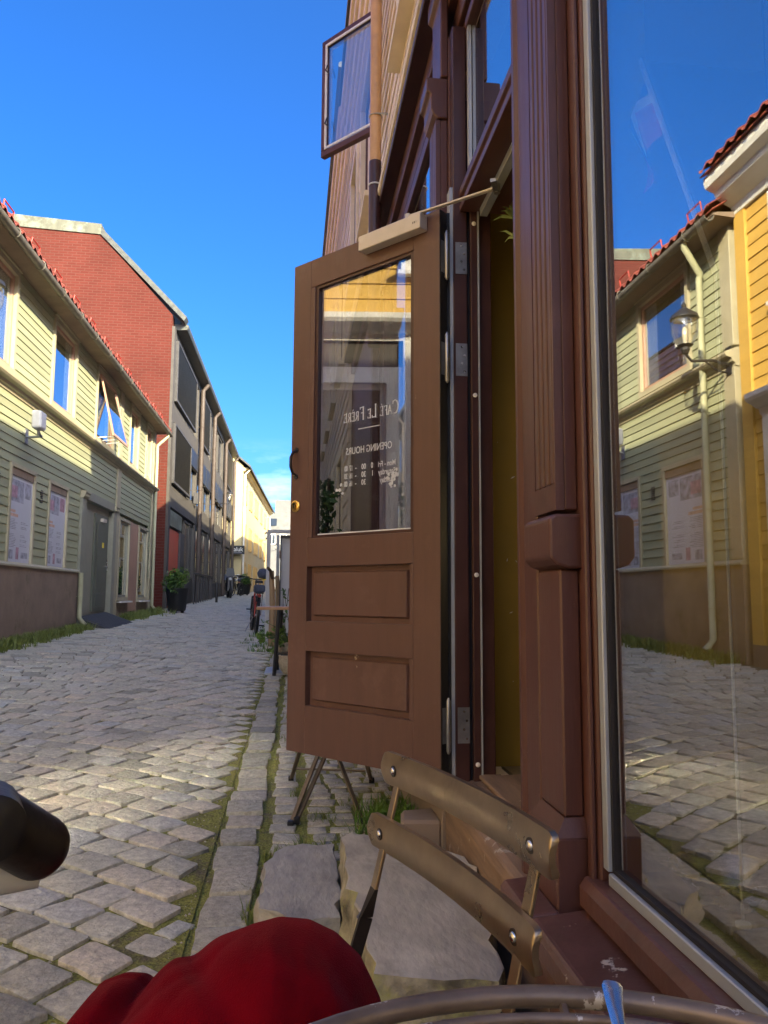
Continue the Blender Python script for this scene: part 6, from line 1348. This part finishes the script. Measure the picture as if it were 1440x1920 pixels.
mb = MB(); mb.torus((-0.02, 8.40, 0.40), 0.118, 0.010, 24, 6, 'z'); mb.build('rim', 'wicker', pp)
hp = thing('potted_plant', 'leafy green plant spreading out left of the open door', 'plant', (-0.2, 8.9, 0.43))
mb = MB(); mb.lathe([(0.07, 0.427), (0.09, 0.52), (0.085, 0.52)], (-0.08, 8.7, 0), 16); mb.build('pot', 'wicker', hp, smooth=40)
g_ = np.random.default_rng(77); mb = MB(); ms = MB()
for k in range(26):
    a = rad(150+g_.normal()*55); l = 0.10+0.22*g_.random(); z1 = 0.56+0.07*g_.normal(); p0 = Vector((-0.08, 8.7, 0.52)); p1 = Vector((-0.08+l*math.cos(a), 8.7+l*math.sin(a)*1.2, z1))
    ms.tube([p0, (p0+p1)/2+Vector((0, 0, 0.06)), p1], 0.003, 4)
    mb.leaves(p1, (0.05, 0.05, 0.035), 7, 0.038, 0.2, 500+k)
mb.build('leaves', 'leaf_light', hp); ms.build('stems', 'leaf', hp)
vn = thing('climbing_plant', 'sparse climbing plant in front of the grey panel', 'plant', (-0.1, 11.5, 0.23))
mb = MB(); ms = MB()
for k in range(5):
    x = -0.14+0.05*k; pth = [(x, 11.5, 0.22), (x+0.03*g_.normal(), 11.5, 0.6), (x+0.04*g_.normal(), 11.52, 1.0+0.2*g_.random())]; ms.tube(pth, 0.005, 4)
    for q in range(6): f = g_.random(); mb.leaves((x+0.03*g_.normal(), 11.5, 0.3+0.85*f), (0.06, 0.05, 0.06), 4, 0.035, 0.2, 700+k*10+q)
mb.build('leaves', 'leaf', vn); ms.build('stems', 'bark', vn)
# green bush behind the door, seen through its pane
bs = thing('door_bush', 'green climber seen through the lower left of the door pane', 'plant', (0.25, 6.6, 0.13))
mb = MB(); ms = MB()
for k in range(34):
    zz = 0.4+1.65*k/34; mb.leaves((0.27+0.10*g_.normal()*(1-k/50), 6.6+0.08*g_.normal(), zz), (0.11, 0.09, 0.10), 16, 0.04, 0.2, 900+k)
ms.tube([(0.30, 6.6, 0.12), (0.26, 6.62, 1.0), (0.29, 6.6, 2.05)], 0.014, 6); mb.build('leaves', 'leaf', bs); ms.build('stems', 'bark', bs)
# ================================================================== grass and weeds
g_ = np.random.default_rng(88)
def tuft(mb, x, y, n, h, r, w=0.0022, base=None):
    for _ in range(n):
        a = g_.random()*2*math.pi; q = r*math.sqrt(g_.random()); px_, py_ = x+q*math.cos(a), y+q*math.sin(a); hh = h*(0.45+0.75*g_.random()); b = g_.random()*2*math.pi; l = hh*(0.2+0.6*g_.random())
        mb.blade((px_, py_, (GZ(px_, py_) if base is None else base)-0.012), hh, (l*math.cos(b), l*math.sin(b)), w*(0.7+0.8*g_.random()))
mb = MB()
for _ in range(900):      # along the kerb joints
    y = 1.5+9*g_.random()**1.6; x = [-0.292, -0.098, 0.052][int(g_.integers(0, 3))]+g_.normal()*0.008; tuft(mb, x, y, 6, 0.022, 0.014, 0.0016)
for _ in range(300):
    x, y = 0.07+0.5*g_.random(), 2.9+5.5*g_.random()**1.4; tuft(mb, x, y, 5, 0.028, 0.022, 0.0018)
for _ in range(260):
    y = 2.2+5*g_.random()**1.5; x = -0.31-0.9*g_.random()**2; tuft(mb, x, y, 4, 0.012, 0.014, 0.0014)
for (x, y, n, h, r) in ((-0.105, 2.52, 90, 0.07, 0.045), (-0.1, 2.72, 50, 0.05, 0.04), (-0.04, 3.02, 160, 0.06, 0.07), (0.06, 3.08, 180, 0.065, 0.08), (0.32, 2.86, 160, 0.07, 0.06), (0.40, 2.80, 160, 0.09, 0.05), (0.2, 3.15, 90, 0.055, 0.08), (0.14, 3.5, 70, 0.05, 0.07), (0.3, 3.7, 60, 0.05, 0.07), (0.05, 3.9, 60, 0.045, 0.07), (0.02, 5.2, 80, 0.05, 0.12), (0.05, 6.0, 80, 0.06, 0.12), (0.0, 7.2, 90, 0.07, 0.14)):
    tuft(mb, x, y, n, h, r, 0.002)
stuff(mb.build('joint_grass', 'grass', None))['label'] = 'short grass and moss growing in the joints of the setts'
mb = MB()
for _ in range(260):
    x, y = 0.43+0.06*g_.normal(), 3.15+0.24*g_.random()+0.12*g_.normal(); tuft(mb, x, y, 6, 0.11, 0.03, 0.0035)
mb.leaves((0.44, 3.2, 0.13), (0.10, 0.20, 0.07), 420, 0.016, 0.1, 41); mb.leaves((0.5, 3.0, 0.12), (0.06, 0.12, 0.06), 180, 0.015, 0.1, 42)
stuff(mb.build('wall_weeds', 'weed', None))['label'] = 'bright green weeds growing between the cafe plinth and the setts'
mb = MB()
for _ in range(330):
    y = 7.9+5.8*g_.random(); tuft(mb, XL+0.10+0.12*abs(g_.normal()), y, 14, 0.15, 0.08, 0.006)
for _ in range(150):
    y = 16.4+4.2*g_.random(); tuft(mb, XL+0.16+0.13*abs(g_.normal()), y, 14, 0.17, 0.08, 0.007)
stuff(mb.build('verge_grass', 'grass', None))['label'] = 'grass verge along the foot of the green house'
mb = MB()
for _ in range(60):
    y = 11+6*g_.random(); tuft(mb, -0.42+0.12*g_.normal(), y, 14, 0.10, 0.08, 0.006)
mb.leaves((-0.40, 13.2, 0.36), (0.16, 0.8, 0.12), 200, 0.035, 0.1, 43)
stuff(mb.build('terrace_weeds', 'weed', None))['label'] = 'weeds at the foot of the timber posts'
# small litter on the setts
mb = MB(); mb.hexa([(-0.095, 2.82, 0.085), (-0.04, 2.80, 0.085), (-0.03, 2.84, 0.085), (-0.085, 2.86, 0.085), (-0.095, 2.82, 0.105), (-0.04, 2.80, 0.105), (-0.03, 2.84, 0.105), (-0.085, 2.86, 0.105)])
tag(mb.build('wood_chip', 'dark_brown_paint', None, bevel=0.004), 'small brown wood chip lying on the kerb stones', 'chip')

mb = MB()
for _ in range(900):      # grit and small pebbles lying in the joints
    y = 2.0+3.2*g_.random()**1.5; x = -0.30-1.3*g_.random()**1.7 if g_.random() < 0.7 else -0.28+0.8*g_.random(); r = 0.0015+0.0045*g_.random()**2
    z = GZ(x, y)+0.004; p = [(x+r*math.cos(a)*(0.7+0.5*g_.random()), y+r*math.sin(a)*(0.7+0.5*g_.random()), z) for a in (0.3, 1.7, 2.9, 4.2, 5.4)]
    mb.add(p+[(x, y, z+r*(0.8+0.4*g_.random()))], [(0, 1, 5), (1, 2, 5), (2, 3, 5), (3, 4, 5), (4, 0, 5)])
stuff(mb.build('grit', 'slate', None))['label'] = 'grit and small pebbles lying between the setts'
